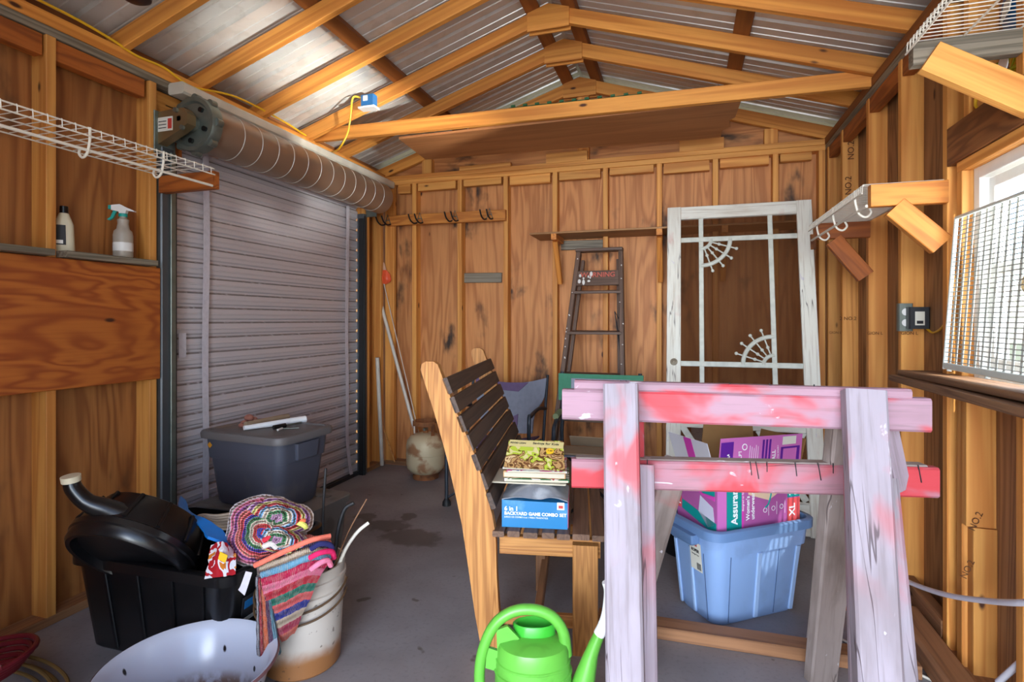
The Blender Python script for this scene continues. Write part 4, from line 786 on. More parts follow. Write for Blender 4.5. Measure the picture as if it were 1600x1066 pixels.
jb = PY(577, 161, 3.235); q = thing('junction_box', 'blue electrical outlet box fixed to a rafter above the door', 'outlet box', jb)
box('box', q, JB, jb+Vector((-.045, -.03, -.03)), jb+Vector((.045, .025, .05)), .005); box('cover_plate', q, WHT, jb+Vector((-.06, -.045, -.045)), jb+Vector((.06, .03, -.032)), .003); box('paper_label', q, LBL, jb+Vector((-.028, -.0325, .005)), jb+Vector((.006, -.0302, .04)))
tag(tube('power_cable', None, YEL, [jb+Vector((-.046, 0, .03)), PY(552, 152, 3.2), PY(548, 178, 3.2), PY(543, 208, 3.22), PY(530, 232, 3.25), PX(518, 238, XL+.02)], .006, 8, 6), 'yellow cable dropping from the blue box to the door header', 'cable')
tag(tube('power_cable', None, YEL, [PX(*p, XL+.012) for p in ((57, -2), (120, 30), (175, 62), (213, 87), (255, 105), (285, 127), (304, 137))]+[PX(370, 152, XL+.03), PX(440, 188, XL+.02), PX(478, 212, XL+.01)], .006, 8, 6), 'yellow cable stapled along the left wall top plate', 'cable')
tag(tube('grey_wire', None, GALV, [PX(*p, XL-.03) for p in ((246, 126), (270, 137), (300, 152))], .005, 6, 3), 'thin grey wire running to the end of the door coil', 'wire')
lm = Pd(212, 2, 2.1); q = thing('roof_lamp', 'dark round lamp at the top left between two rafters', 'lamp', lm); lathe('shade', q, plain('dark_red_shade', (46, 16, 14), .4), [(.001, 0), (.035, .002), (.052, .012), (.055, .03), (.03, .05), (.001, .055)], T(lm), 24); tubes('cord', q, BLKR, [[lm+Vector((0, 0, .05)), Vector((lm.x, lm.y, roofz(lm.x)+.02))]], .004)
# ---------------- left wall things ----------------
q = tag(board('plywood_panel', None, PLYH, (XL+.010, .4, 1.255), (XL+.010, 2.10, 1.253), .552, .018, (1, 0, 0)), 'large plywood sheet with bold cathedral grain across the left wall studs', 'panel')
L1 = tag(box('ledge', None, GREYW, (XL-.06, 1.0, 1.532), (XL+.07, 1.588, 1.558)), 'grey ledge board at the far left edge above the grainy plywood', 'ledge')
L2 = tag(box('ledge', None, GREYW, (XL-.08, 1.64, 1.532), (XL+.06, 2.055, 1.56)), 'grey ledge board carrying the spray bottle and the lotion bottle', 'ledge')
TEALP = plain('teal_plastic', (20, 150, 140), .4); BOT = NT('cloudy_bottle', .3); BOT.b.inputs['Base Color'].default_value = lin(196, 186, 172); BOT.b.inputs['Transmission Weight'].default_value = .35; BOT.b.inputs['Roughness'].default_value = .35; BOT = BOT.m
sx_, sy_ = XL-.0, 1.925; sp = thing('spray_bottle', 'cloudy spray bottle with white and teal trigger on the left ledge', 'spray bottle', (sx_, sy_, 1.5605)); M = T((sx_, sy_, 1.5605))
lathe('body', sp, BOT, [(.001, 0), (.036, 0), (.040, .008), (.040, .105), (.036, .125), (.026, .135), (.022, .16), (.024, .178), (.015, .186), (.015, .195), (.001, .195)], M, 28)
lathe('liquid_mark', sp, WHT, [(.0402, .03), (.0406, .03), (.0406, .07), (.0402, .07)], M, 28)
lathe('collar', sp, TEALP, [(.001, .192), (.018, .192), (.018, .207), (.001, .207)], M, 20)
mt = [(-.045, .222), (-.045, .245), (-.01, .25), (.012, .238), (.05, .222), (.05, .217), (.018, .222), (.014, .206), (-.012, .206), (-.014, .216)]
R3 = M @ Matrix.Rotation(math.radians(30), 4, 'Z') @ Matrix(((1, 0, 0, 0), (0, 0, 1, 0), (0, 1, 0, 0), (0, 0, 0, 1)))
prism('head', sp, WHT, mt, .024, R3); prism('nozzle', sp, TEALP, [(-.058, .226), (-.058, .244), (-.045, .244), (-.045, .226)], .02, R3); prism('trigger', sp, TEALP, [(-.02, .228), (-.036, .228), (-.05, .19), (-.065, .178), (-.055, .174), (-.040, .184)], .012, R3)
lx, ly = XL-.035, 1.69; lo_ = thing('lotion_bottle', 'cream squeeze bottle with black cap and label beside the wall stud', 'bottle', (lx, ly, 1.5605)); M = T((lx, ly, 1.5605)) @ Matrix.Rotation(math.radians(50), 4, 'Z'); CRM = plain('cream_plastic', (206, 196, 168), .45)
loft('body', lo_, CRM, [(0, .036, .022, .016), (.01, .038, .024, .018), (.12, .033, .02, .016), (.165, .018, .014, .012), (.17, .014, .012, .011)], M); lathe('cap', lo_, BLK, [(.001, .168), (.016, .168), (.015, .198), (.001, .199)], M, 20)
quad('label', lo_, INK, [M @ Vector((-.036, -.0245, .03)), M @ Vector((.01, -.0245, .03)), M @ Vector((.008, -.0225, .115)), M @ Vector((-.034, -.0225, .115))], .001); quad('label_code', lo_, WHT, [M @ Vector((-.03, -.0262, .035)), M @ Vector((.0, -.0262, .035)), M @ Vector((.0, -.0262, .05)), M @ Vector((-.03, -.0262, .05))], .0008)
def wire_shelf(label, xw, xf, y0, y1, z, pitch, hooks, braces, rw=.0018):
    t = thing('wire_shelf', label, 'wire shelf', (xw, (y0+y1)/2, z), 0, 'white wire shelves'); sg_ = 1 if xf > xw else -1
    n = int((y1-y0)/pitch); ys = [y0+i*pitch for i in range(n+1)]
    tag(tubes('cross_wires', t, WIRE, [[Vector((xw, y, z-.001)), Vector((xf, y, z-.001)), Vector((xf+sg_*.002, y, z-.002)), Vector((xf+sg_*.004, y, z-.034))] for y in ys], rw, 4), kind='stuff')
    for x, zz, r_ in ((xf, z-.005, .0032), (xf+sg_*.004, z-.034, .0032), (xw, z-.005, .0032), ((xw+xf)/2, z-.006, .0032)): tube('rod', t, WIRE, [(x, y0, zz), (x, y1, zz)], r_, 6, 1)
    if hooks:
        xr = xf-sg_*.012; tube('hanging_rod', t, WIRE, [(xr, y0, z-.085), (xr, y1, z-.085)], .006, 8, 1)
        for y in hooks: tube('rod_hook', t, WIRE, [(xf, y, z-.0), (xf-sg_*.002, y, z-.05), (xf-sg_*.015, y, z-.095), (xf-sg_*.04, y, z-.11), (xf-sg_*.058, y, z-.092), (xf-sg_*.05, y, z-.07)], .0048, 8, 5)
    for (y, mat, arm, foot) in braces:
        board('bracket_arm', t, mat, (xw, y, z-.052), (xf-sg_*.015, y, z-.052), .085, .038, (0, 1, 0))
        if foot: board('bracket_brace', t, mat, (xw+(xf-xw)*.64, y-.004, z-.10), (xw+sg_*.02, y-.004, z-foot), .085, .038, (0, 1, 0))
    return t
s1 = wire_shelf('white wire shelf on the left wall beside the roll-up door', XL+.003, -2.15, .95, 2.10, 2.0, .047, (1.52, 1.83), ((2.125, BRKD, 1, 0),), .0019)
s2_ = wire_shelf('white wire shelf on two pine brackets left of the window', XR-.002, .672, 2.47, 3.44, 1.80, .024, (2.58, 2.93, 3.26), ((2.449, BRK, 1, .25), (3.345, BRKD, 1, .30)))
s3_ = wire_shelf('white wire shelf high in the top right corner on a grey board', XR-.002, .66, .9, 1.99, 2.125, .024, (), ())
board('bracket_arm', s3_, GREYW, (.94, 1.985, 2.082), (.668, 1.985, 2.082), .07, .038, (0, 1, 0)); board('bracket_brace', s3_, PINE, (.70, 1.945, 2.055), (.99, 1.945, 1.87), .09, .038, (0, 1, 0))
# ---------------- right wall things ----------------
p = PY(1411.5, 496, 2.900); q = thing('outlet', 'grey metal electrical outlet with two sockets on a right wall stud', 'outlet', p)
box('cover_plate', q, GALV, p+Vector((-.028, -.03, -.062)), p+Vector((.028, .0, .062)), .004)
for dz in (-.024, .024): lathe('socket', q, WHT, [(.001, 0), (.016, 0), (.016, .003), (.001, .003)], T(p+Vector((0, -.03, dz))) @ Matrix.Rotation(H_, 4, 'X'), 16)
p2 = PY(1433, 497, 2.86); q = thing('power_adapter', 'black power adapter with white label plugged into the grey outlet', 'adapter', p2)
box('case', q, DGREY, p2+Vector((-.040, -.03, -.048)), p2+Vector((.040, .03, .048)), .006); box('label', q, LBL, p2+Vector((-.018, -.0315, -.032)), p2+Vector((.018, -.0303, .028))); box('label_code', q, INK, p2+Vector((-.012, -.0325, -.025)), p2+Vector((.012, -.0317, -.012)))
tube('cord', q, YEL, [p2+Vector((.03, 0, -.04)), PY(1458, 520, 2.78), PY(1475, 508, 2.60), PY(1484, 478, 2.46)], .0045, 8, 5)
b1 = board('sill_board', None, SILL, PX(1432, 583, .90), (.88, 1.2, 1.082), .13, .022, (0, 0, 1)); tag(b1, 'upper brown board of the two under the wire grid panel', 'board', 'boards at the window sill')
b2 = board('sill_board', None, SILL, PX(1422, 587, .885)-Vector((0, 0, .010)), (.86, 1.2, 1.045), .15, .026, (0, 0, 1)); tag(b2, 'lower darker board with cracked end at the window sill', 'board', 'boards at the window sill')
gp_ = thing('grid_panel', 'white wire grid panel leaning in front of the window', 'grid', (.88, 1.8, 1.096)); PNW = plain('panel_white', (196, 200, 192), .4); PNG = plain('panel_wire', (150, 154, 150), .4, .3)
GY0, GY1, GZ0, GZ1 = 1.28, 2.292, 1.098, 1.625
def gx_(z): return .872+.035*(z-GZ0)/(GZ1-GZ0)
for a, b_ in (((GY0, GZ0+.012), (GY1, GZ0+.012)), ((GY0, GZ1), (GY1, GZ1)), ((GY0, GZ0), (GY0, GZ1)), ((GY1, GZ0), (GY1, GZ1))): board('frame_bar', gp_, PNW, (gx_(a[1]), a[0], a[1]), (gx_(b_[1]), b_[0], b_[1]), .022 if a[1] == b_[1] and a[1] < 1.2 else .010, .012, (1, 0, 0))
for i in range(24): y = GY0+.02+i*(GY1-GY0-.03)/23.5; board('slat', gp_, PNW, (gx_(GZ0)+.004, y, GZ0+.02), (gx_(GZ1)+.004, y, GZ1), .012, .002, (1, 0, 0), .0005)
for i in range(33): z = GZ0+.03+i*(GZ1-GZ0-.035)/33; tube('wire', gp_, PNG, [(gx_(z)-.002, GY0, z), (gx_(z)-.002, GY1, z)], .0016, 4, 1)
for y in (1.5, 1.75, 2.0, 2.25): board('foot_tab', gp_, PNW, (gx_(1.1)-.003, y, 1.10), (gx_(1.09)-.003, y, 1.094), .014, .012, (1, 0, 0))
cbx = thing('cardboard_scrap', 'torn brown cardboard between the wire grid panel and the window', 'cardboard', (.945, 1.75, 1.10)); CB2 = plain('brown_cardboard', (170, 142, 104), .85, 0, .15, 9)
YZ = Matrix(((0, 0, 1, .945), (1, 0, 0, 0), (0, 1, 0, 0), (0, 0, 0, 1)))
prism('sheet', cbx, CB2, [(1.45, 1.30), (1.62, 1.28), (1.80, 1.33), (1.92, 1.30), (2.0, 1.38), (1.93, 1.42), (1.88, 1.52), (1.82, 1.60), (1.45, 1.64)], .004, YZ); prism('sheet', cbx, CB2, [(1.70, 1.10), (1.78, 1.10), (1.80, 1.22), (1.74, 1.33), (1.70, 1.3)], .004, YZ @ T((0, 0, .008)))
# bundle above the window
bu = thing('cord_bundle', 'yellow cord bundle stuffed above the window header at the top right', 'cord', (.99, 2.12, 1.99)); LIM = plain('lime_cord', (196, 206, 40), .5)
for i in range(6): a = i*.5; tube('loop', bu, LIM if i % 2 else YEL, [Vector((.985+.02*math.sin(k*1.1+a), 2.10+.075*math.cos(k*.785+a*.3), 2.035+.028*math.sin(k*.785)+.012*i)) for k in range(9)], .0055, 7, 4)
tube('loose_end', bu, YEL, [(.97, 2.12, 2.08), (.955, 2.22, 2.07), (.95, 2.265, 2.01), (.97, 2.275, 1.985)], .005, 7, 5); lathe('label_disc', bu, WHT, [(.001, 0), (.028, 0), (.028, .003), (.001, .003)], T((.945, 2.08, 2.06)) @ Matrix.Rotation(-H_, 4, 'Y'), 20)
bs = thing('blue_bag', 'blue and white plastic bag behind the diagonal brace top right', 'bag', (.99, 2.03, 1.985)); patch('body', bs, JB, [[Vector((.98, 2.05, 2.38)), Vector((.97, 1.98, 2.40)), Vector((.98, 1.94, 2.36))], [Vector((.96, 2.12, 2.26)), Vector((.94, 2.02, 2.26)), Vector((.97, 1.93, 2.26))], [Vector((.99, 2.17, 2.12)), Vector((.97, 2.05, 2.12)), Vector((.99, 1.93, 2.12))]], .01, 4, .003); patch('print', bs, LBL, [[Vector((.95, 2.09, 2.25)), Vector((.935, 2.0, 2.27))], [Vector((.94, 2.09, 2.19)), Vector((.93, 2.02, 2.2))]], .003, 3)
# stamps
for tx, px, py, y, rot, sz in (('2 NO.2', 1325, 498, 3.865, 0, .03), ('GION L', 1305, 520, 4.215, 0, .022), ('GION L', 1367, 521, 3.358, 0, .022), ('GION L', 1421, 521, 2.897, 0, .02), ('NO.2', 1512, 890, 2.30, 1.2, .03), ('NO.2', 1330, 235, 3.865, H_, .05), ('NO.2', 1326, 290, 3.865, H_, .05), ('NO.2', 1525, 815, 2.30, 1.2, .03)):
    p = PY(px, py, y); text('grade_stamp', wr, plain('stamp_ink', (90, 52, 20), .8) if 'stamp_ink' not in bpy.data.materials else bpy.data.materials['stamp_ink'], tx, sz, Matrix.Translation(p) @ Matrix.Rotation(H_, 4, 'X') @ Matrix.Rotation(rot, 4, 'Z'), .0004)
tb_ = tag(board('timber_offcut', None, TIMB, (.875, 2.66, .047), (.865, 1.75, .047), .10, .085, (0, 0, 1), .012), 'reddish timber offcut lying on the floor along the right wall', 'timber')
HOSE = plain('white_hose', (222, 220, 230), .4)
tag(tube('hose', None, HOSE, [Pd(1395, 897, 2.40), Pd(1430, 914, 2.25), Pd(1480, 930, 2.0), Pd(1540, 939, 1.75), Pd(1600, 942, 1.5), Pd(1690, 935, 1.3), Pd(1700, 965, 1.3), Pd(1670, 990, 1.40), Pd(1600, 1032, 1.62), Pd(1560, 1066, 1.75)], .0095, 10, 8), 'thick white hose looping along the foot of the right wall', 'hose')
tag(tube('thin_cord', None, WIRE, [PZ(1300, 990, .006), PZ(1320, 1002, .006), PZ(1360, 1022, .006), PZ(1432, 1052, .006), PZ(1470, 1072, .006), PZ(1500, 1100, .006)], .005, 6, 6), 'thin white cord lying on the floor under the sawhorse', 'cord')
# ---------------- left foreground ----------------
gbn = thing('lower_bin', 'grey storage bin on the floor carrying the slate tote', 'bin', (-2.13, 2.45, 0), math.radians(-4)); M = WM[gbn.name]
loft('body', gbn, BING, [(0, .30, .24, .05), (.26, .325, .262, .05), (.262, .335, .272, .05), (.295, .338, .275, .05), (.30, .33, .268, .05)], M)
for i in range(3): board('lid_rib', gbn, BING, M @ Vector((-.27, -.21+.18*i, .3025)), M @ Vector((.27, -.21+.18*i, .3025)), .04, .004, (0, 0, 1))
tt = thing('storage_tote', 'large slate grey lidded tote standing in front of the roll-up door', 'tote', (-2.135, 2.44, .306), math.radians(-5)); M = WM[tt.name]
loft('body', tt, TOTEG, [(.0, .215, .135, .05), (.012, .225, .145, .055), (.24, .25, .165, .05), (.243, .258, .173, .05), (.355, .266, .182, .05)], M)
loft('lid', tt, TOTEL, [(.345, .272, .188, .06), (.348, .290, .206, .065), (.372, .292, .208, .065), (.384, .286, .202, .06), (.388, .262, .178, .055), (.380, .255, .17, .05), (.380, .01, .01, .005)], M, (True, True))
for sx in (-1, 1): loft('handle', tt, TOTEG, [(.25, .012, .07, .006), (.335, .02, .08, .006)], M @ T((sx*.262, 0, 0)))
DMD = plain('orange_sticker', (226, 150, 40), .5); ds_ = M @ Vector((-.235, -.184, .30)); lathe('sticker', tt, DMD, [(.001, 0), (.017, 0), (.017, .001), (.001, .001)], M @ T((-.215, -.1785, .31)) @ Matrix.Rotation(H_, 4, 'X'), 4)
ZL = .306+.3805; tm = lambda px, py, z=0.: PZ(px, py, ZL+z)
q = tag(tube('paper_roll', None, TW, [tm(381, 669, .016), tm(477, 655, .02)], [.012, .020], 16, 1), 'rolled white paper on the slate tote lid', 'paper roll')
q = tag(tube('paper_roll', None, CBD, [tm(384, 664, .018), tm(450, 651, .018)], .017, 14, 1), 'tan paper roll behind the white roll on the tote lid', 'paper roll')
gv = thing('crumpled_cloth', 'crumpled pink brown cloth on the left of the tote lid', 'cloth', tm(385, 662)); PKC = plain('dusty_pink', (158, 100, 84), .8, 0, .4, 30)
for (px, py, z, r) in ((382, 664, .015, .022), (389, 661, .035, .026), (397, 660, .022, .020), (377, 666, .010, .016)): ball('fold', gv, PKC, tm(px, py+2, 0)+Vector((0, 0, z)), r, (1.1, .8, .8), 8)
sc = thing('screwdriver', 'black and silver screwdriver beside the white paper roll', 'screwdriver', tm(445, 668)); tube('grip', sc, BLK, [tm(427, 668, .012), tm(446, 665, .012)], [.011, .013], 10, 1); tube('shaft', sc, GALV, [tm(446, 665, .012), tm(471, 660, .012)], .004, 8, 1)
sc = thing('screwdriver', 'thin silver tool nearest the front edge of the tote lid', 'tool', tm(445, 671)); tube('shaft', sc, GALV, [tm(440, 670, .006), tm(467, 669, .006)], .003, 8, 1); tube('grip', sc, WHT, [tm(434, 672, .008), tm(441, 669.5, .008)], .006, 8, 1)
# black tote and its contents
bt2 = thing('storage_tote', 'black open tote overflowing with a drain pan and cords', 'tote', (-1.89, 1.80, 0), math.radians(1)); M = WM[bt2.name]; a, b_ = .39, .285
loft('body', bt2, BLK, [(0, a-.075, b_-.06, .05), (.012, a-.065, b_-.05, .05), (.34, a-.02, b_-.018, .06), (.34, a-.028, b_-.026, .055), (.02, a-.072, b_-.058, .045)], M)
loft('rim', bt2, BLK, [(.335, a-.018, b_-.016, .06), (.335, a, b_, .07), (.372, a+.001, b_+.001, .07), (.377, a-.008, b_-.008, .065), (.377, a-.024, b_-.022, .055), (.335, a-.028, b_-.026, .05)], M, (False, False))
for u in (-.2, -.04, .12, .26): board('rib', bt2, BLK, M @ Vector((u*.9, -b_+.052, .02)), M @ Vector((u, -b_+.012, .35)), .018, .012, (0, -1, 0))
lbp = [PZ(*p, zz) for p, zz in (((378, 985), .12),)]; fx = lambda u, z: M @ Vector((a-.062+.045*z/.36-.0+.002, u, z))
quad('label', bt2, INK, [fx(-.19, .08), fx(-.03, .08), fx(-.03, .26), fx(-.19, .26)], .002)
for z0_, z1_, mt_ in ((.215, .245, JB), (.165, .18, LBL), (.09, .14, LBL)): quad('label_band', bt2, mt_, [fx(-.18, z0_)+Vector((.0025, 0, 0)), fx(-.04, z0_)+Vector((.0025, 0, 0)), fx(-.04, z1_)+Vector((.0025, 0, 0)), fx(-.18, z1_)+Vector((.0025, 0, 0))], .001)
RR = Vector((c_, s_, 0)); FF = Vector((-s_, c_, 0)); UP = Vector((0, 0, 1))
ax = (RR*-.70-FF*.34-UP*.56).normalized(); PC = Pd(220, 843, 2.03)
pn = thing('drain_pan', 'round black drain pan with cream capped spout standing in the black tote', 'drain pan', PC); PM = frame(RR*.7+UP*.1-FF*.2, ax, PC)
lathe('body', pn, BLK, [(.001, -.10), (.15, -.10), (.178, -.088), (.205, -.03), (.215, .02), (.222, .025), (.222, .045), (.216, .05), (.214, .075), (.204, .086), (.190, .084), (.18, .06), (.001, .05)], PM, 56)
for an in range(0, 360, 30): an = math.radians(an); board('rim_rib', pn, BLK, PM @ Vector((.186*math.cos(an), .186*math.sin(an), -.083)), PM @ Vector((.217*math.cos(an), .217*math.sin(an), .015)), .014, .012, (PM.to_3x3() @ Vector((math.cos(an), math.sin(an), 0))))
tube('spout', pn, BLK, [Pd(205, 812, 1.92), Pd(165, 796, 1.90), Pd(136, 785, 1.88), Pd(116, 765, 1.87), Pd(111, 750, 1.87)], [.045, .036, .028, .026, .025], 16, 6)
pcp = Pd(111, 750, 1.87); lathe('cap', pn, CRM, [(.001, -.006), (.028, -.006), (.029, .014), (.001, .016)], T(pcp) @ Matrix.Rotation(.12, 4, 'X'), 24)
BLB = plain('blue_plastic_bag', (20, 110, 190), .35); tnc = plain('tan_cord', (140, 122, 104), .6)
q = thing('blue_bag', 'bright blue plastic bag behind the drain pan in the black tote', 'bag', Pd(290, 790, 2.2)); patch('body', q, BLB, [[Pd(282, 775, 2.2), Pd(290, 780, 2.2)], [Pd(280, 795, 2.1), Pd(300, 800, 2.12)], [Pd(310, 820, 2.05), Pd(340, 822, 2.05)], [Pd(325, 838, 1.98), Pd(366, 850, 1.98)]], .01, 4, .004)
q = thing('snack_bag', 'white and red printed bag with yellow tag in the black tote', 'bag', Pd(345, 880, 1.93)); WB = magmat('bag_print', [(222, 220, 226), (226, 226, 232), (176, 30, 40), (222, 220, 226), (206, 120, 40)], 12)
patch('body', q, WB, [[Pd(330, 852, 1.95), Pd(348, 846, 1.92), Pd(362, 855, 1.95)], [Pd(326, 875, 1.92), Pd(346, 870, 1.88), Pd(368, 872, 1.92)], [Pd(320, 905, 1.92), Pd(342, 902, 1.90), Pd(368, 898, 1.92)]], .012, 5, .003)
quad('price_tag', q, plain('yellow_tag', (226, 180, 20), .5), [Pd(344, 862, 1.87), Pd(356, 868, 1.87), Pd(352, 880, 1.87), Pd(341, 874, 1.87)], .002); patch('side', q, BRK, [[Pd(352, 876, 1.90), Pd(369, 866, 1.92)], [Pd(346, 900, 1.90), Pd(369, 888, 1.92)]], .01, 3)
q = thing('cord_tangle', 'tangle of tan cords at the back of the black tote', 'cords', Pd(335, 820, 2.15))
for i in range(6): tube('cord', q, tnc, [Pd(296+4*i, 822-3*i, 2.10), Pd(312+3*i, 806+2*i, 2.12), Pd(340, 806+4*i, 2.14), Pd(375, 800+5*i, 2.15)], .006, 7, 5)
# bucket with rods
BC_ = Pd(472, 1000, 2.06); BX = Vector((BC_.x, BC_.y, 0)); bk_ = thing('white_bucket', 'dirty white plastic bucket on the floor with the rag rug over it', 'bucket', BX); M = T(BX)
BKM = NT('bucket_dirt', .45); v = BKM.vec(False); spz = BKM.n('SeparateXYZ'); BKM.l(v, spz.inputs[0]); nz = BKM.noise(v, 12, 5, .3); n2 = BKM.noise(v, 40, 3)
hz = BKM.math('ADD', spz.outputs[2], BKM.math('MULTIPLY', nz, -.09)); cc = BKM.mix(BKM.step(hz, .075, .0), lin(196, 186, 174), lin(150, 100, 58)); cc = BKM.mix(BKM.math('MULTIPLY', BKM.step(n2, .66, .72), .7), cc, lin(80, 60, 46)); BKM.col(cc); BKM = BKM.m
lathe('body', bk_, BKM, [(.001, 0), (.13, 0), (.137, .008), (.150, .27), (.158, .272), (.158, .285), (.151, .288), (.153, .315), (.158, .317), (.158, .33), (.152, .333), (.154, .37), (.147, .37), (.132, .015), (.001, .015)], M, 56)
RW = plain('rusty_wire', (88, 64, 40), .7)
for zc, dz, r_ in ((.30, -.055, .163), (.262, -.055, .163)): tube('bail_wire', bk_, RW, [BX+Vector((r_*math.cos(a_), r_*math.sin(a_), zc+dz*math.sin((a_+3.3)/3.7*math.pi))) for a_ in [-3.3+3.7*k/14 for k in range(15)]], .004, 7, 3)
q = thing('black_rod', 'thin black rod standing upright in the bucket', 'rod', Pd(506, 860, 2.1)); tube('rod', q, BLKR, [Pd(509, 732, 2.12), Pd(505, 800, 2.11), Pd(503, 885, 2.08), Pd(497, 960, 2.07)], .005, 8, 3)
q = tag(tube('black_hose', None, BLKR, [Pd(553, 786, 2.15), Pd(538, 797, 2.14), Pd(528, 830, 2.1), Pd(523, 865, 2.06), Pd(505, 920, 2.06)], .008, 8, 6), 'bent black hose sticking out of the bucket', 'hose')
q = tag(tube('clear_tube', None, WIRE, [Pd(576, 817, 2.1), Pd(560, 830, 2.08), Pd(545, 850, 2.06), Pd(534, 872, 2.05), Pd(515, 920, 2.06)], .0065, 8, 6), 'short white tube curving out of the bucket to the right', 'tube')
q = tag(tube('twig', None, TIMB, [Pd(573, 780, 2.12), Pd(545, 830, 2.09), Pd(525, 880, 2.07), Pd(512, 920, 2.06)], .0025, 6, 3), 'thin pale twig leaning out of the bucket', 'twig')
# rag rug
def rugmat(name, cols, n_, wv=70):
    t = NT(name, .9); uv = t.n('TexCoord').outputs['UV']; sp = t.n('SeparateXYZ'); t.l(uv, sp.inputs[0])
    ns = t.noise(uv, 9, 2); u_, v_ = sp.outputs[0], sp.outputs[1]; vv = t.math('ADD', v_, t.math('MULTIPLY', t.math('SUBTRACT', ns, .5), .025))
    r = t.n('ValToRGB'); r.color_ramp.interpolation = 'CONSTANT'; rn = random.Random(len(name)+n_); seq = [cols[i % len(cols)] for i in range(n_)]
    while len(r.color_ramp.elements) < n_: r.color_ramp.elements.new(.5)
    for i in range(n_): r.color_ramp.elements[i].position = i/n_; r.color_ramp.elements[i].color = lin(*seq[i])
    t.l(vv, r.inputs[0]); w1 = t.math('SINE', t.math('ADD', t.math('MULTIPLY', u_, wv*6.283), t.math('MULTIPLY', v_, 40))); w2 = t.math('SINE', t.math('MULTIPLY', v_, n_*6.283))
    k = t.math('MULTIPLY', t.step(w1, .2, .7), .45); k2 = t.math('MULTIPLY', k, t.step(t.noise(uv, 13, 2), .42, .6)); c = t.mix(k2, r.outputs[0], lin(226, 200, 186))
    t.col(c); t.bump(t.math('ADD', t.math('MULTIPLY', w1, .5), w2), .9, .006); return t.m
RC = [(232, 116, 96), (40, 44, 110), (206, 186, 160), (120, 176, 206), (206, 30, 80), (238, 120, 150), (200, 40, 60), (40, 124, 104), (232, 96, 96), (44, 56, 150), (214, 190, 164), (196, 60, 92)]
RC2 = [(60, 72, 190), (206, 60, 60), (224, 206, 184), (60, 130, 80), (70, 60, 170), (216, 70, 80), (236, 130, 120), (150, 80, 150), (226, 120, 150), (200, 190, 190)]
RC3 = [(200, 150, 190), (60, 130, 80), (226, 210, 190), (120, 170, 210), (206, 50, 60), (222, 214, 130), (170, 110, 180), (224, 204, 190)]
rg = thing('rag_rug', 'crumpled multicoloured rag rug draped over the bucket and tote', 'rug', Pd(440, 900, 1.9))
RM1, RM2, RM3 = rugmat('rug_stripes', RC, 13, 42), rugmat('rug_stripes_b', RC2, 10, 60), rugmat('rug_stripes_c', RC3, 8, 40)
G = [[(398, 868, 1.96), (438, 850, 1.95), (478, 836, 1.96), (516, 842, 1.97)], [(404, 886, 1.87), (440, 872, 1.86), (484, 856, 1.87), (522, 860, 1.90)], [(408, 908, 1.84), (446, 896, 1.83), (486, 880, 1.84), (512, 882, 1.88)], [(412, 935, 1.84), (444, 922, 1.825), (478, 906, 1.83), (498, 905, 1.86)], [(420, 958, 1.85), (446, 948, 1.84), (470, 935, 1.84), (487, 932, 1.86)], [(430, 982, 1.86), (446, 974, 1.85), (462, 966, 1.85), (474, 958, 1.87)], [(440, 1004, 1.87), (448, 1000, 1.86), (454, 994, 1.86), (460, 990, 1.87)]]
patch('draped_end', rg, RM1, [[Pd(*p) for p in r] for r in G], .014, 6, .002)
G = [[(404, 900, 1.88), (406, 940, 1.87), (405, 980, 1.87), (405, 1021, 1.88)], [(414, 905, 1.86), (416, 945, 1.85), (418, 985, 1.85), (420, 1025, 1.87)], [(424, 915, 1.855), (428, 955, 1.85), (434, 990, 1.855), (440, 1018, 1.87)]]
patch('hanging_flap', rg, rugmat('rug_stripes_d', [(150, 150, 160), (170, 50, 60), (222, 110, 70), (90, 50, 90), (110, 160, 180)], 5, 60), [[Pd(*p) for p in r] for r in G], .012, 6, .002)
# upper folded bundle
def dome(cx, cy, d, rx, ry, h, mat, a0=0, nm='fold', sq=.25, rot=0.):
    rows = []
    for i in range(7):
        t = .04+.96*i/6; row = []
        for j in range(13):
            a_ = a0+2*math.pi*j/12; rr = t*(1+sq*.3*math.sin(3*a_+1)+.05*math.sin(7*a_)); x_, y_ = rx*rr*math.cos(a_), ry*rr*math.sin(a_); x_, y_ = x_*math.cos(rot)-y_*math.sin(rot), x_*math.sin(rot)+y_*math.cos(rot)
            row.append(Pd(cx+x_, cy+y_, d-h*math.cos(t*math.pi/2)**.8+.02*math.sin(5*a_)*t))
        rows.append(row)
    patch(nm, rg, mat, rows, .012, 3, .0025)
dome(412, 832, 2.02, 58, 52, .16, RM2, 1.2); dome(434, 808, 1.98, 52, 25, .12, RM3, 2.0, 'fold', .15, .10); dome(434, 842, 1.93, 46, 22, .09, RM3, 3.0, 'fold', .3, .35)
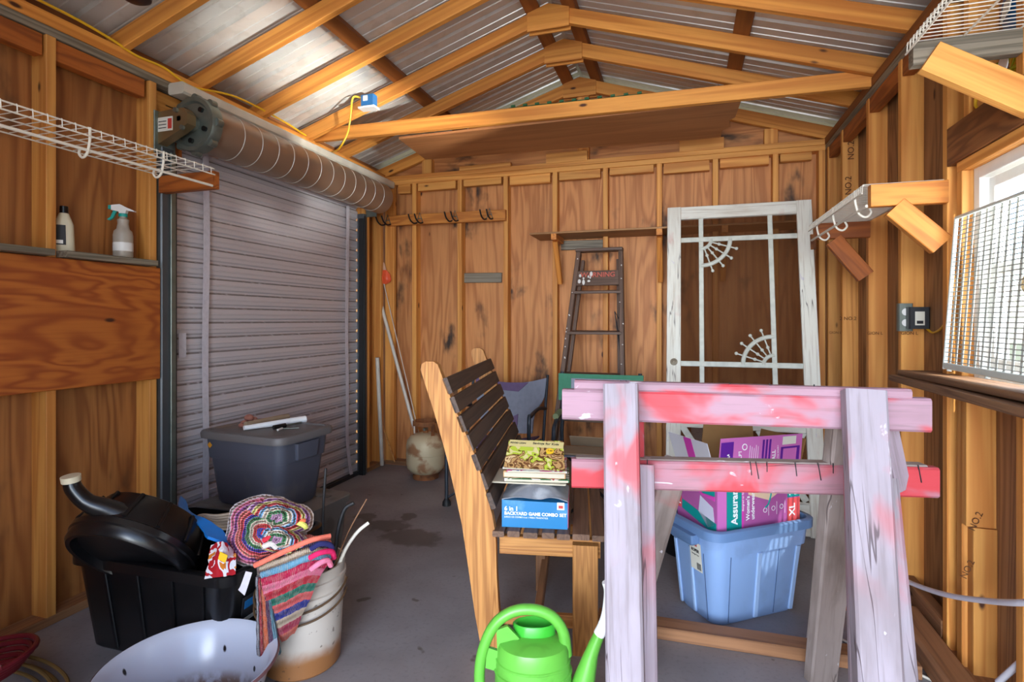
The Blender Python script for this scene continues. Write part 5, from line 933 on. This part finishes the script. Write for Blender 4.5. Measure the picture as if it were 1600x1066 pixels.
for (c, p) in (((236, 120, 96), [(398, 884, 1.86), (440, 864, 1.86), (484, 845, 1.88), (516, 838, 1.92)]), ((34, 34, 92), [(486, 858, 1.86), (500, 850, 1.86), (516, 852, 1.88), (520, 862, 1.90)]), ((220, 30, 96), [(484, 872, 1.85), (500, 864, 1.85), (518, 862, 1.88), (522, 872, 1.90)]), ((238, 130, 160), [(486, 890, 1.84), (500, 880, 1.84), (512, 876, 1.86), (517, 884, 1.88)]), ((226, 226, 110), [(462, 815, 1.92), (474, 820, 1.92), (478, 824, 1.93)]), ((222, 214, 206), [(412, 854, 1.85), (424, 850, 1.85), (432, 856, 1.86)]), ((236, 120, 70), [(452, 812, 1.92), (466, 812, 1.92), (476, 815, 1.93)]), ((206, 40, 60), [(412, 845, 1.86), (426, 838, 1.86), (440, 848, 1.88)])):
    nm = 'yarn_%d_%d_%d' % c; tube('yarn_roll', rg, bpy.data.materials.get(nm) or plain(nm, c, .9, 0, .3, 60, bmp=.6), [Pd(q_[0], q_[1], q_[2]-.02) for q_ in p], .009, 9, 5)
rb = patch('ribbon', rg, STRAP, [[Pd(384, 893, 1.88), Pd(394, 895, 1.88)], [Pd(376, 915, 1.87), Pd(386, 920, 1.87)], [Pd(372, 922, 1.87), Pd(382, 931, 1.87)]], .002, 4)
# enamel basin
EN = NT('enamel', .22); v = EN.vec(False); n_ = EN.noise(v, 9, 1); sp = EN.n('SeparateXYZ'); EN.l(v, sp.inputs[0]); n2 = EN.noise(v, 30, 5)
cc = EN.mix(EN.math('MULTIPLY', EN.step(sp.outputs[2], .055, .02), EN.step(n2, .35, .6)), lin(186, 190, 204), lin(128, 106, 94)); cc = EN.mix(EN.step(n_, .655, .665), cc, lin(26, 22, 24)); EN.col(cc); EN = EN.m
bs_ = thing('enamel_basin', 'white enamel basin with black chips and rust in the foreground', 'basin', (-1.465, 1.335, 0)); M = T((-1.465, 1.335, 0)) @ Matrix.Diagonal((.885, .885, 1.32, 1))
lathe('body', bs_, EN, [(.001, 0), (.20, 0), (.215, .008), (.262, .135), (.282, .150), (.288, .150), (.290, .143), (.285, .140), (.284, .1435), (.280, .1455), (.262, .128)][:1]+[(.20, 0), (.215, .008), (.265, .135), (.285, .146), (.290, .150), (.286, .156), (.278, .153), (.258, .138), (.208, .014), (.195, .008), (.001, .008)], M, 72)
lathe('rim_edge', bs_, plain('red_enamel_edge', (122, 84, 86), .35), [(.288, .147), (.2925, .149), (.2925, .153), (.288, .156)], M, 72)
# red hose and cords on the floor at the left
MRN = plain('maroon_hose', (112, 24, 34), .45); q = thing('garden_hose', 'coiled maroon hose on the floor at the left wall', 'hose', (-2.30, 1.17, 0))
tube('coil', q, MRN, [Vector((-2.30+(.10+.012*(k//8))*1.35*math.cos(k*.785), 1.20+(.16+.010*(k//8))*math.sin(k*.785), .015+.0085*(k//4)+.03*(1+math.cos(k*.785)))) for k in range(41)], .009, 8, 4)
OCH = plain('brown_cord', (112, 84, 44), .6); q = thing('extension_cord', 'brown extension cord in loops beside the maroon hose', 'cord', (-2.1, 1.35, 0))
for i in range(4): tube('loop', q, OCH, [Vector((-2.46, 1.28+.03*i, .012+.016*(i % 2))), Vector((-2.3, 1.35+.02*i, .012+.016*(i % 2))), Vector((-2.12, 1.33+.02*i, .012+.016*(i % 2))), Vector((-1.98, 1.25+.025*i, .012+.016*(i % 2))), Vector((-1.90, 1.12+.02*i, .012+.016*(i % 2)))], .006, 7, 5)
# watering can
WC = Pd(833, 1000, 1.62); WX = Vector((WC.x, WC.y, 0)); wc = thing('watering_can', 'bright green plastic watering can with white spout extension', 'watering can', WX, YAW); M = WM[wc.name]
sc_ = 1.0; lathe('body', wc, GRN, [(.001, 0), (.108, 0), (.114, .006), (.118, .02), (.112, .24), (.1145, .242), (.1145, .247), (.110, .249), (.108, .272), (.110, .274), (.110, .278), (.106, .28), (.104, .308), (.098, .322), (.06, .332), (.001, .333)], M, 56, 1, .78)
lathe('fill_rim', wc, GRND, [(.040, .325), (.050, .325), (.052, .362), (.048, .366), (.042, .362), (.040, .33)], M @ T((.005, .035, -.003)), 32, 1.25, .7)
lathe('fill_well', wc, GRND, [(.001, .331), (.04, .331), (.04, .336), (.001, .336)], M @ T((.005, .035, .0)), 28, 1.2, .65)
hp = [(96, .0, .285), (88, 0, .352), (55, 0, .398), (0, 0, .418), (-60, 0, .412), (-112, 0, .375), (-146, 0, .305), (-158, 0, .225), (-148, 0, .150), (-125, 0, .110), (-108, 0, .095)]
tube('handle', wc, GRN, [M @ Vector((x/1000, y, z)) for x, y, z in hp], [.019, .0165, .016, .016, .016, .016, .016, .016, .016, .016], 14, 6)
prism('handle_web', wc, GRN, [(-.105, .30), (-.108, .36), (-.075, .372), (-.04, .335), (-.085, .31), (-.108, .24), (-.14, .25), (-.135, .31)], .012, M @ Matrix(((1, 0, 0, 0), (0, 0, 1, 0), (0, 1, 0, 0), (0, 0, 0, 1))))
tube('spout', wc, GRN, [M @ Vector(p) for p in ((.085, 0, .06), (.118, 0, .115), (.148, 0, .205), (.172, 0, .29), (.197, 0, .352))], [.052, .046, .033, .020, .0155], 18, 5, 1)
tube('spout_tip', wc, TW, [M @ Vector(p) for p in ((.193, 0, .344), (.208, 0, .372), (.218, .0, .41), (.222, 0, .47), (.215, .0, .50))], [.0165, .0175, .016, .014, .013], 16, 5)
